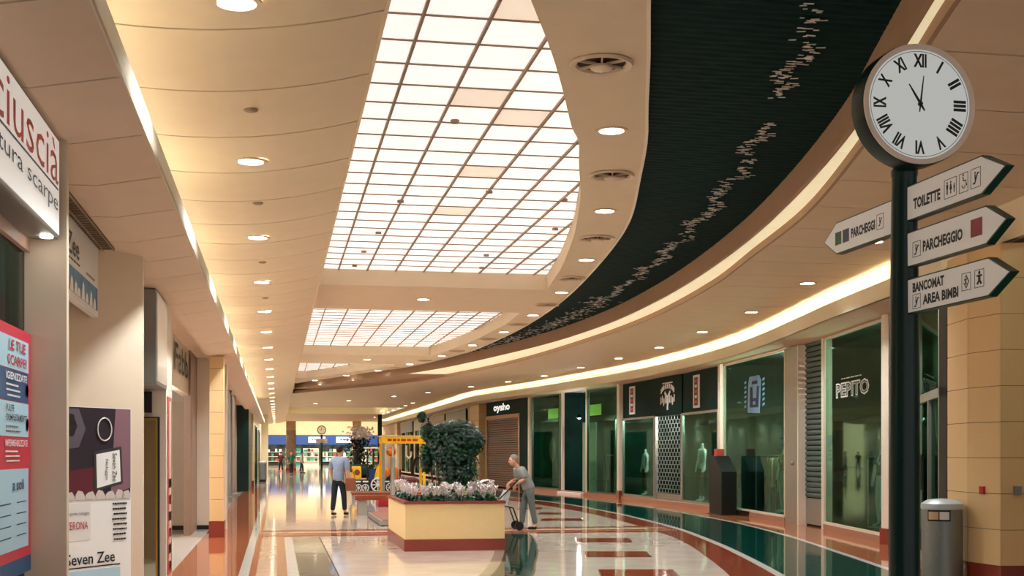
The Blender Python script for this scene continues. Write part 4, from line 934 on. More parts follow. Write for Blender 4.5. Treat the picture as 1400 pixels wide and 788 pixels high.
def make_cyclamen(seed):
    rnd = random.Random(seed); t = thing('cyclamen', '', 'flowering plant')
    lf = MB()
    for i in range(46):
        a = rnd.uniform(0, 6.28); r = .085 * rnd.random() ** .6; leafq(lf, Vector((r * math.cos(a), r * math.sin(a), rnd.uniform(.03, .13))), Vector((math.cos(a) * .6, math.sin(a) * .6, .8)), rnd.uniform(.06, .1), rnd.uniform(.05, .08), rnd)
    tag(lf.build('foliage', LEAF2 if seed % 2 else LEAF, t), kind='stuff')
    for i in range(11):
        a = rnd.uniform(0, 6.28); r = rnd.uniform(.01, .08); h = rnd.uniform(.15, .25); fl_ = MB(); c = Vector((r * math.cos(a), r * math.sin(a), h))
        fl_.cyl((c.x * .5, c.y * .5, .02), c, .004, .003, 5)
        for j in range(5):
            b = j * 1.2566 + rnd.random(); d = Vector((math.cos(b), math.sin(b), 0))
            fl_.add([c, c + d * .03 + Vector((-d.y, d.x, 0)) * .024 + Vector((0, 0, .03)), c + d * .045 + Vector((0, 0, .062)), c + d * .03 - Vector((-d.y, d.x, 0)) * .024 + Vector((0, 0, .03))], [(0, 1, 2, 3)])
        fl_.build('blossom', PETAL, t)
    return t
cyc = [make_cyclamen(s) for s in range(4)]; usedc = [0] * 4
spots = [(px0 + .17 + i * .187, py0 + .2 + .05 * (i % 2)) for i in range(8)] + [(px0 + .2 + i * .25, py0 + .55) for i in range(6)] + [(px0 + .17, py0 + .9 + j * .33) for j in range(6)] + [(px1 - .2, py0 + .9 + j * .45) for j in range(3)]
for i, (x, y) in enumerate(spots):
    s = i % 4; o = cyc[s] if not usedc[s] else copy_tree(cyc[s]); usedc[s] = 1
    o.location = (x, y, .775); o.rotation_euler = (0, 0, i * 1.3); sc = random.uniform(.85, 1.15); o.scale = (sc, sc, sc)
    o['label'] = (ordinal(i) + ' white cyclamen from the left along the front edge of the planter') if i < 8 else (ordinal(i - 8) + ' white cyclamen from the left in the second row, before the tree stems') if i < 14 else (ordinal(i - 14) + ' white cyclamen from the front along the left edge of the planter') if i < 20 else (ordinal(i - 20) + ' white cyclamen from the front along the right edge of the planter'); o['group'] = 'white cyclamens in the planter'
tr_ = thing('bushy_tree', 'dense dark green bushy fig tree with reddish stems growing in the planter', 'tree', (2.95, 21.3, .77))
st = MB()
for (x, y) in ((2.72, 21.3), (2.78, 21.2), (2.95, 21.35), (2.62, 21.4)):
    st.tube([(x, y, .77), (x + .02, y, 1.1), (x - .03, y + .02, 1.5), (x + .05, y, 1.95)], .017, 7)
st.build('stems', BARK, tr_)
def crown(n, mt, seed):
    rnd = random.Random(seed); m = MB()
    blobs = [(3.0, 21.3, 1.75, .48, .38), (3.05, 21.3, 1.3, .42, .4), (3.1, 21.3, 1.85, .42, .32), (2.95, 21.25, 1.55, .38, .3), (3.15, 21.3, 1.35, .30, .32), (3.3, 21.35, 1.75, .28, .25), (2.75, 21.3, 1.8, .25, .28), (3.05, 21.2, 1.1, .24, .2), (2.55, 21.35, 1.95, .14, .2), (2.45, 21.35, 2.2, .08, .1), (2.52, 21.35, 1.5, .14, .3), (3.0, 21.3, 2.02, .4, .14)]
    for i in range(n):
        bx_, by_, bz, r, rz = rnd.choice(blobs[:6] + blobs) if rnd.random() < .8 else rnd.choice(blobs[:6])
        d = Vector((rnd.gauss(0, 1), rnd.gauss(0, 1), rnd.gauss(0, 1))).normalized() * rnd.random() ** .4
        c = Vector((bx_ + d.x * r, by_ + d.y * r * .9, bz + d.z * rz))
        leafq(m, c, d + Vector((0, -.2, .6)), rnd.uniform(.06, .10), rnd.uniform(.035, .055), rnd)
    return m
tag(crown(8200, LEAF, 5).build('foliage', LEAF, tr_), kind='stuff'); tag(crown(1000, LEAF2, 6).build('foliage', LEAF2, tr_), kind='stuff')
o = MB().lathe((3.3, 21.1, .9), [(.0001, 0), (.01, .0), (.01, .01)]).v and thing('spiky_plant', 'small spiky plant with thin arching leaves at the right of the tree', 'plant', (3.42, 21.1, .78))
sp_ = MB(); rnd = random.Random(4)
for i in range(22):
    a = rnd.uniform(0, 6.28); c = Vector((3.42, 21.1, .78)); pts = [c + Vector((math.cos(a) * .16 * t_, math.sin(a) * .16 * t_, .36 * t_ - .22 * t_ * t_ + .0)) for t_ in (0, .5, 1, 1.4)]
    sp_.tube(pts, .005, 4)
tag(sp_.build('foliage', LEAF, o), kind='stuff')

# ------------------------------------------------------------------ bench and low platform
bt = thing('bench', 'wooden slatted bench on a grey block leg, left behind the planter', 'bench', (2.6, 31.8, 0))
MB().b2(1.86, 3.6, 31.5, 31.72, .52, .58).build('seat_slat', WOOD, bt, bevel=.008); MB().b2(1.86, 3.6, 31.76, 31.98, .52, .58).build('seat_slat', WOOD, bt, bevel=.008); MB().b2(1.92, 3.6, 31.5, 31.56, .38, .49).build('front_rail', WOOD, bt, bevel=.008); MB().b2(1.86, 3.6, 31.52, 31.96, .49, .52).build('steel_bed', STEEL, bt)
for x in (2.0, 3.2): MB().b2(x, x + .24, 31.56, 31.94, 0, .49).build('leg', mat('grey_block', (176, 174, 164), .6), bt)
lp = thing('low_platform', 'low steel-edged platform with reddish top behind the planter', 'platform', (2.9, 29, 0))
MB().b2(2.18, 4.0, 26.8, 30.6, .02, .12).build('frame', STEEL, lp); MB().b2(2.24, 3.94, 26.86, 30.54, .12, .135).build('top', mat('rust_mat', (150, 92, 74), .5), lp)
for x, y in ((2.2, 26.82), (3.9, 26.82), (2.2, 30.5)): MB().b2(x, x + .08, y, y + .08, 0, .02).build('foot', BLACK, lp)
# steel bollard behind planter
o = MB().lathe((2.70, 29.6, .135), [(.07, 0), (.055, .02), (.055, 1.3), (.045, 1.34), (.0001, 1.35)], 18).build('bollard', STEEL, smooth=True); tag(o, 'slim steel bollard on the low platform behind the planter', 'post')

# ------------------------------------------------------------------ kiddie train ride
tx, ty = 3.82, 50.5
tn = thing('train_ride', 'yellow and black coin-operated toy train ride with white wheels', 'kiddie ride', (tx, ty, 0))
MB().b2(tx - .85, tx + .9, ty - .4, ty + .4, .05, .5).build('chassis', BLACK, tn, bevel=.03)
MB().b2(tx - .9, tx + .95, ty - .5, ty + .5, 0, .06).build('base_plate', GREYM, tn)
def wheel(x, r, z):
    t = MB(); c = Vector((x, ty - .44, z)); 
    for i in range(24):
        a, b = 2 * math.pi * i / 24, 2 * math.pi * (i + 1) / 24; t.cyl(c + Vector((math.cos(a) * r, 0, math.sin(a) * r)), c + Vector((math.cos(b) * r, 0, math.sin(b) * r)), r * .12, n=6)
    for i in range(8):
        a = 2 * math.pi * i / 8; t.cyl(c, c + Vector((math.cos(a) * r, 0, math.sin(a) * r)), r * .09, n=6)
    t.lathe(c, [(.0001, .05), (r * .25, .04), (r * .25, 0)], 12, RX); t.build('wheel', SIGNW, tn)
wheel(tx + .15, .26, .3); wheel(tx + .65, .16, .2); wheel(tx - .62, .14, .18); wheel(tx - .35, .14, .18)
MB().lathe((tx - .5, ty, .85), [(.24, -.35), (.28, -.33), (.28, .5), (.0001, .5)], 20, Matrix.Rotation(math.pi / 2, 3, 'Y')).build('boiler', DGREEN, tn)
MB().b2(tx - .88, tx - .5, ty - .42, ty - .30, .55, 1.05).build('front_panel', YEL, tn, bevel=.05); MB().lathe((tx - .68, ty - .425, .8), [(.0001, .02), (.11, .015), (.12, 0)], 16, RX).build('front_boss', mat('boss_brown', (120, 60, 40), .4), tn)
cabp = [(.0, .5), (.35, .5), (.42, 1.5), (.40, 1.75), (.22, 1.75), (.30, 1.45), (.26, 1.15), (.1, .98)]
for yy in (ty - .42, ty + .36): MB().prismf(cabp, (tx, yy + .06, 0), (1, 0, 0), (0, 0, 1), .06).build('cab_side', YEL, tn)
MB().b2(tx - .35, tx + .48, ty - .44, ty + .44, 1.75, 1.81).build('cab_roof', SIGNW, tn, bevel=.02)
MB().b2(tx - .3, tx - .24, ty - .42, ty - .36, .5, 1.75).b2(tx - .05, tx, ty - .42, ty - .36, 1.0, 1.75).build('cab_post', BLACK, tn)
MB().b2(tx - .2, tx + .1, ty - .3, ty + .3, .5, .95).build('seat', mat('ride_blue', (24, 60, 120), .4), tn)
MB().lathe((tx - .7, ty, 1.1), [(.08, 0), (.08, .3), (.15, .45), (.15, .5), (.08, .5)], 16).build('chimney', BLACK, tn)
MB().b2(tx + .5, tx + .95, ty - .38, ty + .38, .5, .8).build('tender', DGREEN, tn)
MB().cyl((tx + .72, ty, .8), (tx + .72, ty, 1.5), .035).build('yellow_pole', YEL, tn); MB().ball((tx + .72, ty, 1.62), .2, sc=(1, 1, .9)).build('lantern', ORG, tn, smooth=True)
for i, x in enumerate((-.75, -.45, .1, .4)): MB().b2(tx + x, tx + x + .22, ty - .41, ty - .395, .40, .46).build('side_plate', SIGNW, tn)
for i in range(9):
    a = i * .7; MB().ball((tx - .25 + .09 * (i % 4), ty - .35, 1.05 + .08 * i), .035, 8).build('ornament', SIGNW if i % 2 else YEL, tn)

# ------------------------------------------------------------------ framed ride with yellow posts
kx, ky = 3.66, 37.0
kr = thing('frame_ride', 'glass-sided kiddie ride with bright yellow frame and red-marked top band', 'kiddie ride', (kx, ky, 0))
MB().b2(kx - .75, kx + .75, ky - .5, ky + .5, 0, .3).build('base', mat('ride_red', (170, 34, 44), .4), kr, bevel=.03)
for x, y, m_ in ((kx + .6, ky - .45, YEL), (kx - .6, ky - .45, GREYM), (kx + .6, ky + .45, YEL), (kx - .6, ky + .45, YEL)): MB().b2(x - .04, x + .04, y - .04, y + .04, .3, 2.1).build('post', m_, kr)
MB().b2(kx - .66, kx + .66, ky - .5, ky + .5, 1.86, 2.06).build('top_band', YEL, kr, bevel=.02)
scribble((kx, ky - .502, 1.96), (1, 0, 0), 1.15, .2, RED, kr, 1, seed=6)
MB().b2(kx - .68, kx + .68, ky - .52, ky + .52, 2.06, 2.09).build('top_cap', mat('cap_pale', (228, 214, 160), .4), kr)
MB().b2(kx - .2, kx + .45, ky - .3, ky + .3, .5, .85).build('ride_seat', mat('ride_maroon', (96, 30, 34), .5), kr, bevel=.08); MB().b2(kx - .3, kx - .18, ky - .3, ky + .3, .3, 1.15).build('seat_back', ORG, kr, bevel=.04)
MB().tube([(kx + .3, ky, .9), (kx + .32, ky, 1.2), (kx + .42, ky, 1.42), (kx + .6, ky - .1, 1.5), (kx + .78, ky - .1, 1.48)], .05, 8).build('handle_arch', BLACK, kr)
MB().cyl((kx - .3, ky - .2, .3), (kx - .3, ky - .2, 1.8), .03).cyl((kx - .1, ky + .2, .3), (kx - .1, ky + .2, 1.8), .03).build('pole', SIGNW, kr)
MB().tube([(kx + .1, ky - .2, 1.8), (kx + .1, ky - .2, 1.5), (kx + .18, ky - .2, 1.42), (kx + .24, ky - .2, 1.5), (kx + .24, ky - .2, 1.62)], .03, 6).build('hook', SIGNW, kr)
MB().ball((kx - .5, ky - .1, 1.0), .14).build('figure', ORG, kr, smooth=True)

# ------------------------------------------------------------------ people
def skin_mesh(chains, name, m, parent, sub=1):
    """chains: list of [(point, radius), ...]; first point of a chain may repeat a point of an earlier chain"""
    bm = bmesh.new(); L = bm.verts.layers.skin.verify(); seen = {}
    root_done = False
    for ch in chains:
        prev = None
        for p, r in ch:
            key = tuple(round(c, 4) for c in p)
            v = seen.get(key)
            if v is None:
                v = bm.verts.new(p); v[L].radius = (r, r) if not isinstance(r, tuple) else r; seen[key] = v
                if not root_done: v[L].use_root = True; root_done = True
            if prev is not None and prev is not v and bm.edges.get((prev, v)) is None: bm.edges.new((prev, v))
            prev = v
    me = bpy.data.meshes.new(name); bm.to_mesh(me); bm.free()
    o = bpy.data.objects.new(name, me); COL.objects.link(o)
    md = o.modifiers.new('skin', 'SKIN'); md.use_smooth_shade = True; md.branch_smoothing = .5
    sd = o.modifiers.new('sub', 'SUBSURF'); sd.levels = sub; sd.render_levels = sub
    if parent: o.parent = parent
    me.materials.append(m); return o
def person(loc, rz, label, H=1.74, lean=0., shirt=None, trous=None, hairm=None, arms='down', stride=.12, group=None, female=False, bag=False):
    t = thing('person', label, 'person', loc, rz, group); s = H / 1.74
    sn, cs = math.sin(lean), math.cos(lean)
    def up(x, y, z):     # leaning torso about the hip (forward = -y)
        dz = z - .95; return (x * s, (y * cs - dz * sn) * s, (.95 + dz * cs - (-y) * sn * 0) * s)
    hip = (0, 0, .95 * s); chest = up(0, 0, 1.28); neck = up(0, -.01, 1.47); head = up(0, -.02, 1.62)
    sl, sr = up(-.18, 0, 1.42), up(.18, 0, 1.42)
    if arms == 'push':
        el, er = up(-.24, -.08, 1.15), up(.24, -.08, 1.15); hl = (-.2 * s, el[1] - .24 * s, 1.02 * s); hr = (.2 * s, er[1] - .24 * s, 1.02 * s)
    else:
        el, er = up(-.25, .02, 1.13), up(.25, -.04, 1.13); hl = (el[0] - .01, el[1] - .08 * s, el[2] - .25 * s); hr = (er[0] + .01, er[1] - .12 * s, er[2] - .23 * s)
    kl = (-.1 * s, -.5 * stride * s - .03, .5 * s); kr_ = (.1 * s, .5 * stride * s - .02, .5 * s); al = (-.11 * s, -stride * s, .08 * s); ar = (.11 * s, stride * s, .08 * s)
    hpl, hpr = (-.1 * s, 0, .9 * s), (.1 * s, 0, .9 * s)
    def fingers(h, side):
        out = []
        d = Vector(h); 
        for i in range(4):
            b = d + Vector(((i - 1.5) * .004, (i - 1.5) * .019, -.08)) * s; L_ = (.055, .065, .06, .045)[i]
            out.append([(tuple(d), .028 * s), (tuple(b), .0095 * s), (tuple(b + Vector((0, 0, -L_ * .55)) * s), .0088 * s), (tuple(b + Vector((-side * .014, 0, -L_)) * s), .008 * s)])
        out.append([(tuple(d), .028 * s), (tuple(d + Vector((-side * .01, -.035, -.035)) * s), .011 * s), (tuple(d + Vector((-side * .015, -.045, -.075)) * s), .009 * s)])
        return out
    R = lambda r: r * s
    ch = [[(hip, R(.085)), (chest, R(.09)), (neck, R(.055)), (head, R(.055))],
          [(chest, R(.09)), (sl, R(.04)), (el, R(.042)), (hl, R(.028))], [(chest, R(.09)), (sr, R(.04)), (er, R(.042)), (hr, R(.028))],
          [(hip, R(.085)), (hpl, R(.07)), (kl, R(.048)), (al, R(.04)), ((al[0], al[1] - .16 * s, .035 * s), R(.032))],
          [(hip, R(.085)), (hpr, R(.07)), (kr_, R(.048)), (ar, R(.04)), ((ar[0], ar[1] - .16 * s, .035 * s), R(.032))]]
    ch += fingers(hl, -1) + fingers(hr, 1)
    skin_mesh(ch, 'body', SKIN, t)
    c = Vector(head)
    MB().ball(c + Vector((0, -.1, -.018)) * s, .016 * s, 8, (.8, 1.2, 1.4)).build('nose', SKIN, t, local=True)
    # shirt, trousers, hair and shoes are worn over the body
    wq = [(chest, R(.175)), (tuple(sl), R(.098)), (tuple((Vector(sl) + (Vector(el) - Vector(sl)) * (1.05))), R(.07))]
    wr = [(chest, R(.175)), (tuple(sr), R(.098)), (tuple((Vector(sr) + (Vector(er) - Vector(sr)) * (1.05))), R(.07))]
    skin_mesh([[((0, 0, .84 * s), R(.17)), ((0, 0, .95 * s), R(.17)), (up(0, 0, 1.1), R(.165)), (chest, R(.175)), (up(0, 0, 1.43), R(.085))], wq, wr], 'shirt', shirt, t)
    skin_mesh([[((0, 0, .96 * s), R(.135)), ((0, 0, .9 * s), R(.13)), ((-.1 * s, 0, .82 * s), R(.105)), (kl, R(.08)), ((al[0], al[1], .11 * s), R(.065))], [((0, 0, .9 * s), R(.13)), ((.1 * s, 0, .82 * s), R(.105)), (kr_, R(.08)), ((ar[0], ar[1], .11 * s), R(.065))]], 'trousers', trous, t)
    Hc_ = Vector(head); yy = Vector((0, -1, 0))
    hm0 = MB().ball(Hc_, .105 * s, 16, (.78, .95, 1.14)); hm0.build('head', SKIN, t, smooth=True, local=True)
    for sd in (-1, 1):
        MB().ball(Hc_ + Vector((sd * .034, -.088, .012)) * s, .012 * s, 8).build('eye', BLACK, t, local=True); MB().ball(Hc_ + Vector((sd * .084, .0, -.005)) * s, .024 * s, 8, (.4, .8, 1.2)).build('ear', SKIN, t, local=True)
    MB().ball(Hc_ + Vector((0, -.09, -.055)) * s, .02 * s, 8, (1.2, .5, .35)).build('mouth', mat('lip_colour', (150, 80, 70), .6), t, local=True)
    hm = MB().ball(Hc_ + Vector((0, .022, .035)) * s, .112 * s, 16, (.80, .93, 1.02))
    if female: hm.ball(Hc_ + Vector((0, .06, -.06)) * s, .08 * s, 12, (1.1, .7, 1.2))
    hm.build('hair', hairm, t, smooth=True, local=True)
    for a in (al, ar):
        MB_ = skin_mesh([[((a[0], a[1] + .03 * s, .05 * s), R(.048)), ((a[0], a[1] - .1 * s, .045 * s), R(.042)), ((a[0], a[1] - .19 * s, .035 * s), R(.033))]], 'shoe', BLACK, t)
    return t
BS = mat('light_blue_shirt', (158, 176, 204), .8, noise=.15, nscale=14); DT = mat('dark_trousers', (34, 40, 48), .8); HB = mat('hair_dark', (44, 30, 24), .7); HG = mat('hair_grey', (132, 122, 112), .8)
GJ = mat('grey_jacket', (142, 146, 142), .8, noise=.1, nscale=8)
person((1.52, 31.6, 0), math.radians(150), 'person in a light blue shirt and dark trousers walking beside the bench', 1.76, .1, BS, DT, HB)
sbag = thing('shoulder_bag', 'brown shoulder bag hanging beside the person in the light blue shirt', 'bag', (1.78, 31.55, .62))
MB().b2(1.68, 1.95, 31.45, 31.58, .62, .95).build('bag_body', mat('brown_leather', (150, 92, 66), .5), sbag, bevel=.03)
MB().tube([(1.70, 31.52, .95), (1.66, 31.54, 1.2), (1.64, 31.58, 1.44), (1.72, 31.62, 1.46), (1.84, 31.6, 1.2), (1.93, 31.52, .95)], .012, 6).build('strap', MATS['brown_leather'], sbag)
person((5.08, 25.05, 0), math.radians(-80), 'person in a grey jacket leaning over a pushchair to the right of the planter', 1.62, .55, GJ, mat('grey_trousers', (96, 106, 104), .8), HG, 'push')
for i, (x, y, c_, rz) in enumerate([(1.0, 92, (40, 110, 90), .3), (1.9, 100, (200, 196, 190), 1.6), (.3, 105, (90, 40, 44), 2.8)]):
    person((x, y, 0), rz, ['distant person in a green top by the far column', 'distant person in a pale top between the column and the far clock', 'distant person in a dark red top at the far left'][i], 1.7, .03, mat('top_%d' % i, c_, .8), DT, HB)
# pushchair
sx_, sy_ = 4.28, 25.0
ph = thing('pushchair', 'pale pushchair with black tubular frame and small wheels right of the planter', 'pushchair', (sx_, sy_, 0))
for dy in (-.22, .22):
    MB().tube([(sx_ - .28, sy_ + dy, .1), (sx_ - .12, sy_ + dy, .42), (sx_ + .12, sy_ + dy, .52), (sx_ + .42, sy_ + dy, .46), (sx_ + .55, sy_ + dy, .1)], .014, 8).build('side_frame', BLACK, ph)
    MB().tube([(sx_ - .05, sy_ + dy, .45), (sx_ + .3, sy_ + dy, .8), (sx_ + .52, sy_ + dy, 1.02)], .013, 8).build('handle_bar', BLACK, ph)
    for wx in (sx_ - .28, sx_ + .55):
        m_ = MB(); c = Vector((wx, sy_ + dy, .09)); m_.lathe(c, [(.03, -.02), (.09, -.018), (.09, .018), (.03, .02)], 18, RX); m_.build('wheel', BLACK, ph)
MB().cyl((sx_ + .52, sy_ - .22, 1.02), (sx_ + .52, sy_ + .22, 1.02), .014).build('push_bar', BLACK, ph)
PF = mat('pram_fabric', (176, 182, 176), .8)
MB().prismf([(-.3, .48), (.3, .48), (.38, .8), (.30, .82), (.2, .62), (-.25, .58)], (sx_, sy_ + .2, 0), (1, 0, 0), (0, 0, 1), .4).build('seat', PF, ph)
hd = MB(); 
vs = []; 
for j in range(7):
    a = math.pi * (.05 + .55 * j / 6)
    for yy in (sy_ - .2, sy_ + .2): vs.append((sx_ - .05 - .30 * math.cos(a) * -1 * -1, yy, .72 + .3 * math.sin(a)))
hd.add(vs, [(2 * j, 2 * j + 1, 2 * j + 3, 2 * j + 2) for j in range(6)]); ho = hd.build('hood', WHITE, ph); so = ho.modifiers.new('s', 'SOLIDIFY'); so.thickness = .015
MB().b2(sx_ - .15, sx_ + .12, sy_ - .225, sy_ - .21, .6, .68).build('badge', GRN, ph)

# mannequins in the dark shop windows
def mannequin(x, y, base, label, top, bottom, s=1.0):
    t = thing('mannequin', label, 'mannequin', (x, y, base), math.radians(90)*-1, 'shop window mannequins')
    P = lambda a, b, c: (a * s, b * s, c * s)
    skin_mesh([[(P(0, 0, .95), .12), (P(0, 0, 1.25), .12), (P(0, 0, 1.45), .055), (P(0, 0, 1.55), .045)], [(P(0, 0, 1.25), .12), (P(-.18, 0, 1.38), .05), (P(-.27, -.02, 1.12), .04), (P(-.25, -.08, .9), .03), (P(-.25, -.1, .78), .02)], [(P(0, 0, 1.25), .12), (P(.18, 0, 1.38), .05), (P(.27, -.02, 1.12), .04), (P(.25, -.08, .9), .03), (P(.25, -.1, .78), .02)],
               [(P(0, 0, .95), .12), (P(-.1, 0, .85), .09), (P(-.12, -.03, .48), .055), (P(-.14, 0, .08), .035), (P(-.14, -.14, .03), .03)], [(P(0, 0, .95), .12), (P(.1, 0, .85), .09), (P(.12, -.05, .48), .055), (P(.16, -.02, .08), .035), (P(.18, -.16, .03), .03)]], 'body', mat('mannequin_white', (226, 220, 212), .4), t)
    skin_mesh([[(P(0, 0, .92), .14), (P(0, 0, 1.1), .135), (P(0, 0, 1.27), .145), (P(0, 0, 1.42), .07)], [(P(0, 0, 1.27), .145), (P(-.17, 0, 1.38), .07), (P(-.24, -.01, 1.2), .065)], [(P(0, 0, 1.27), .145), (P(.17, 0, 1.38), .07), (P(.24, -.01, 1.2), .065)]], 'top', top, t)
    if bottom: skin_mesh([[(P(0, 0, .95), .13), (P(0, 0, .88), .125), (P(-.1, 0, .8), .1), (P(-.12, -.03, .48), .075), (P(-.14, 0, .14), .06)], [(P(0, 0, .88), .125), (P(.1, 0, .8), .1), (P(.12, -.05, .48), .075), (P(.16, -.02, .14), .06)]], 'trousers', bottom, t)
    MB().b2(x - .2, x + .2, y - .2, y + .2, base, base + .02).build('stand', STEEL, t)
    return t
TW = mat('tee_white', (226, 224, 216), .8)
def standin(x, y): return MB().b2(x - .5, x + .5, y - .5, y + .5, 0.012, .13)
mannequin(12.25, 40.5, .13, 'headless mannequin in a pale top in the left window of the dark shop', TW, BLACK, 1.02)
mannequin(12.25, 34.8, .13, 'headless mannequin in a white T-shirt in the right window of the dark shop', TW, BLACK, 1.12)
mannequin(12.2, 33.45, .13, 'headless mannequin in a red and white top at the right end of the dark shop', mat('tee_red', (190, 60, 56), .8), None, 1.0)
mannequin(11.95, 28.1, .13, 'pale mannequin with ochre skirt behind the pane with the blue-grey badge', mat('ochre_cloth', (196, 132, 52), .8), None, 1.0)
mannequin(11.5, 22.3, .13, 'mannequin in a dark top behind the pane with the outlined word', mat('navy_cloth', (30, 40, 60), .8), None, 1.0)
MB().b2(11.86, 13.5, 32.0, 41.1, .012, .13).build('display_floor', DARKF, fl)
MB().b2(11.45, 12.6, 27, 31.2, .012, .13).build('display_floor', DARKF, fl)
MB().b2(11.1, 12.0, 21.5, 23.6, .012, .13).build('display_floor', DARKF, fl)
# clothes rails and shelves inside shops
rnd = random.Random(11)
def rail(x, y0, y1, label, cols):
    t = thing('clothes_rail', label, 'clothes rail', (x, (y0 + y1) / 2, 0))
    MB().tube([(x, y0, .012), (x, y0, 1.5), (x, y1, 1.5), (x, y1, .012)], .02, 8).build('frame', STEEL, t)
    y = y0 + .12
    while y < y1 - .1:
        h = rnd.uniform(.6, .95); m_ = MB().prismf([(-.04, 0), (.04, 0), (.03, h * .9), (0, h), (-.03, h * .9)], (x + .22, y, 1.45 - h), (0, 1, 0), (0, 0, 1), .44); m_.build('garment', rnd.choice(cols), t); y += rnd.uniform(.1, .18)
cl = [mat('cloth_ochre', (200, 140, 60), .8), mat('cloth_green', (60, 120, 90), .8), mat('cloth_white', (220, 214, 200), .8), mat('cloth_rust', (150, 70, 50), .8), mat('cloth_teal', (40, 110, 110), .8)]
rail(12.35, 28.7, 30.0, 'clothes rail of coloured garments behind the badge pane, near end', cl); rail(12.6, 30.2, 31.5, 'clothes rail of coloured garments behind the badge pane, far end', cl)
rail(11.75, 22.2, 23.4, 'clothes rail of coloured garments behind the outlined-word pane', cl)
rail(12.15, 44.0, 45.2, 'clothes rail behind the glazed pane right of the open doorway', cl)
for i, (x, y) in enumerate([(12.2, 22.5), (12.6, 28), (12.9, 30), (12.7, 33.5), (12.6, 39.5), (12.4, 43), (11.9, 48.5), (12.9, 34.5)]):
    t = thing('shop_lamp', ['small warm lamp bowl hanging inside the outlined-word shop', 'small warm hanging lamp behind the badge pane, near one', 'small warm hanging lamp behind the badge pane, far one', 'small warm hanging lamp in the right dark window', 'small warm hanging lamp in the left dark window', 'small warm hanging lamp behind the glazed pane', 'small warm hanging lamp over the portrait poster', 'small warm hanging lamp deeper in the right dark window'][i], 'lamp', (x, y, 3.0), 0)
    MB().cyl((x, y, 3.12), (x, y, 3.95), .008, n=6).build('cord', BLACK, t); MB().lathe((x, y, 2.98), [(.12, 0), (.03, .13), (.02, .15)], 16).build('shade', BLACK, t); MB().ball((x, y, 3.0), .06, 10).build('bulb', mat('warm_bulb', (255, 214, 150), .5, emit=10, ecol=(255, 210, 150)), t)
    l = bpy.data.lights.new('bulb_light', 'POINT'); l.energy = 200; l.shadow_soft_size = .08; l.color = (1, .95, .82); lo = bpy.data.objects.new('bulb_light', l); COL.objects.link(lo); lo.parent = t; lo.location = (0, 0, -.12)

# ------------------------------------------------------------------ far hall
struct('wall_back', MB().b2(-4, 24, 165, 165.3, 3.95, 8.2), COREW)
struct('wall_back', MB().b2(-4, 24, 168, 168.3, 0, 3.95), mat('far_shop_back', (150, 170, 160), .5, noise=.6, nscale=1.3, rgb2=(60, 90, 84)))
struct('ceiling', MB().b2(-4, 24, 113, 168, 8.2, 8.3), COREW)
struct('wall_left', MB().b2(-4.1, -4, 113, 168, 0, 8.2).b2(-4, -1.3, 112.9, 113, 0, 8.2), COREW)
struct('wall_right', MB().b2(24, 24.1, 113, 168, 0, 8.2).b2(9.6, 24, 112.9, 113, 0, 8.2).b2(-1.5, 9.6, 112.9, 113, 5.4, 8.2), COREW)
ub = MB().b2(-3.9, 23.9, 164.6, 165, 2.68, 3.95); sgn_ = ub.build('shop_fascia', mat('royal_blue', (20, 74, 160), .4, emit=.12)); tag(sgn_, 'long royal blue fascia band across the far end of the mall', 'shop sign')
for i, (x, w_, s_) in enumerate([(5.1, 2.2, 'CASA'), (9.2, 3.2, 'moda'), (-1.8, 1.2, 'bar')]):
    t = thing('lit_sign', ['small white lit plate with dark print, left of the far clock', 'white lit lozenge plate right of the far clock', 'small white lit plate at the left end of the blue band'][i], 'shop sign', (x, 164.5, 3))
    MB().b2(x - w_ / 2, x + w_ / 2, 164.5, 164.6, 2.95, 3.7).build('plate', mat('lit_plate', (230, 238, 244), .4, emit=.9), t); scribble((x, 164.48, 3.32), (1, 0, 0), w_ * .7, .5, NAVY, t, 1, seed=i)
fc = mat('far_column', (150, 124, 100), .25, .3, noise=.3, nscale=3)
for i, (x, y, wd) in enumerate(((1.2, 112, .85), (7.0, 112, .75))):
    t = thing('square_column', ('brown mirrored square column left of the far clock' if i == 0 else 'ochre square column behind the toy train'), 'column', (x, y, 0))
    MB().b2(x - wd / 2, x + wd / 2, y - .4, y + .4, .25, 3.6).build('shaft', fc if i == 0 else STONE, t); MB().b2(x - wd / 2, x + wd / 2, y - .4, y + .4, 3.6, ZR).build('head', FASC if i == 0 else STONE, t); MB().b2(x - wd / 2 - .03, x + wd / 2 + .03, y - .43, y + .43, 0, .25).build('plinth', REDG, t)
x, y = 3.85, 111
t = thing('clock_post', 'distant small clock on a slim dark post at the end of the mall', 'clock', (x, y, 0))
MB().cyl((x, y, 0), (x, y, 3.2), .1).build('shaft', DGREEN, t); MB().lathe((x, y - .15, 3.62), [(.0001, -.1), (.40, -.1), (.40, .05), (.33, .06)], 32, RX).build('clock_case', mat('clock_case_brown', (130, 112, 92), .4), t); MB().lathe((x, y - .15, 3.62), [(.0001, .065), (.32, .065)], 32, RX).build('dial', mat('far_dial', (196, 180, 150), .5, emit=.5), t)
MB().b2(x - .02, x + .02, y - .24, y - .22, 3.6, 3.85).build('minute_hand', BLACK, t); MB().b2(x - .12, x + .02, y - .24, y - .22, 3.6, 3.64).build('hour_hand', BLACK, t)
MB().b2(x - .5, x + .5, y - .2, y - .1, 2.5, 2.85).build('arrow_plate', SIGNW, t)
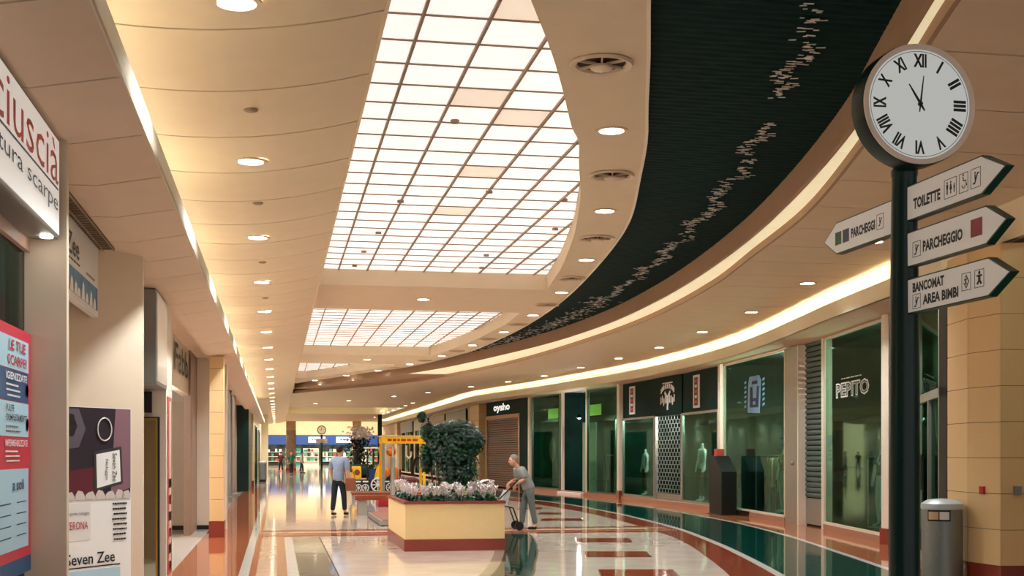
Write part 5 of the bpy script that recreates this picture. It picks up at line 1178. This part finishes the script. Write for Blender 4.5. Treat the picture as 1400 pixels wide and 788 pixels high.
# shelving displays under the blue band
pal = [mat('goods_green', (40, 120, 96), .5), mat('goods_white', (226, 230, 226), .5), mat('goods_red', (170, 60, 56), .5), mat('goods_dark', (24, 40, 44), .5), mat('goods_cream', (220, 200, 160), .5), mat('goods_teal', (60, 150, 150), .5)]
for i in range(9):
    x = -2.6 + i * 2.3
    t = thing('display_stand', ordinal(i) + ' far display stand of mixed goods from the left, under the blue band', 'display stand', (x, 163, 0))
    MB().b2(x - 1, x + 1, 163.3, 163.4, 0, 2.2).build('back_board', pal[(i * 2 + 1) % 6], t)
    for k_ in range(3): MB().b2(x - 1, x + 1, 162.8, 163.3, .5 + .6 * k_, .55 + .6 * k_).build('shelf', WHITE, t)
    for k_ in range(12):
        a, b = k_ % 4, k_ // 4; h = rnd.uniform(.3, .5); MB().b2(x - .92 + a * .48, x - .92 + a * .48 + rnd.uniform(.25, .42), 162.85, 163.2, .55 + .6 * b, .55 + .6 * b + h).build('goods', rnd.choice(pal), t)
# tall black perforated totem near the train
o = MB().b2(5.95, 6.2, 75, 75.2, 0, 3.9).build('dark_totem', BLACK); tag(o, 'tall thin black totem rising behind the toy train', 'totem')
# potted palm with white flowers in front of distant hall
t = thing('flower_planter', 'distant planter with dark shrub and white blossoms left of the toy train', 'planter', (3.6, 56, 0))
MB().b2(3.0, 4.2, 55.5, 56.8, 0, .7).build('body', MATS['planter_cream'], t)
rnd = random.Random(9); m1 = MB(); m2 = MB()
for i in range(900):
    c = Vector((3.6 + rnd.gauss(0, .26), 56 + rnd.gauss(0, .25), rnd.uniform(.7, 2.3))); leafq(m1, c, Vector((rnd.gauss(0, 1), rnd.gauss(0, 1), 1)), .16, .09, rnd)
for i in range(260):
    c = Vector((3.65 + rnd.gauss(0, .26), 55.9 + rnd.gauss(0, .2), rnd.uniform(2.2, 2.75))); leafq(m2, c, Vector((rnd.gauss(0, 1), -1, rnd.gauss(0, 1))), .13, .11, rnd)
tag(m1.build('foliage', LEAF, t), kind='stuff'); tag(m2.build('blossoms', PETAL, t), kind='stuff')
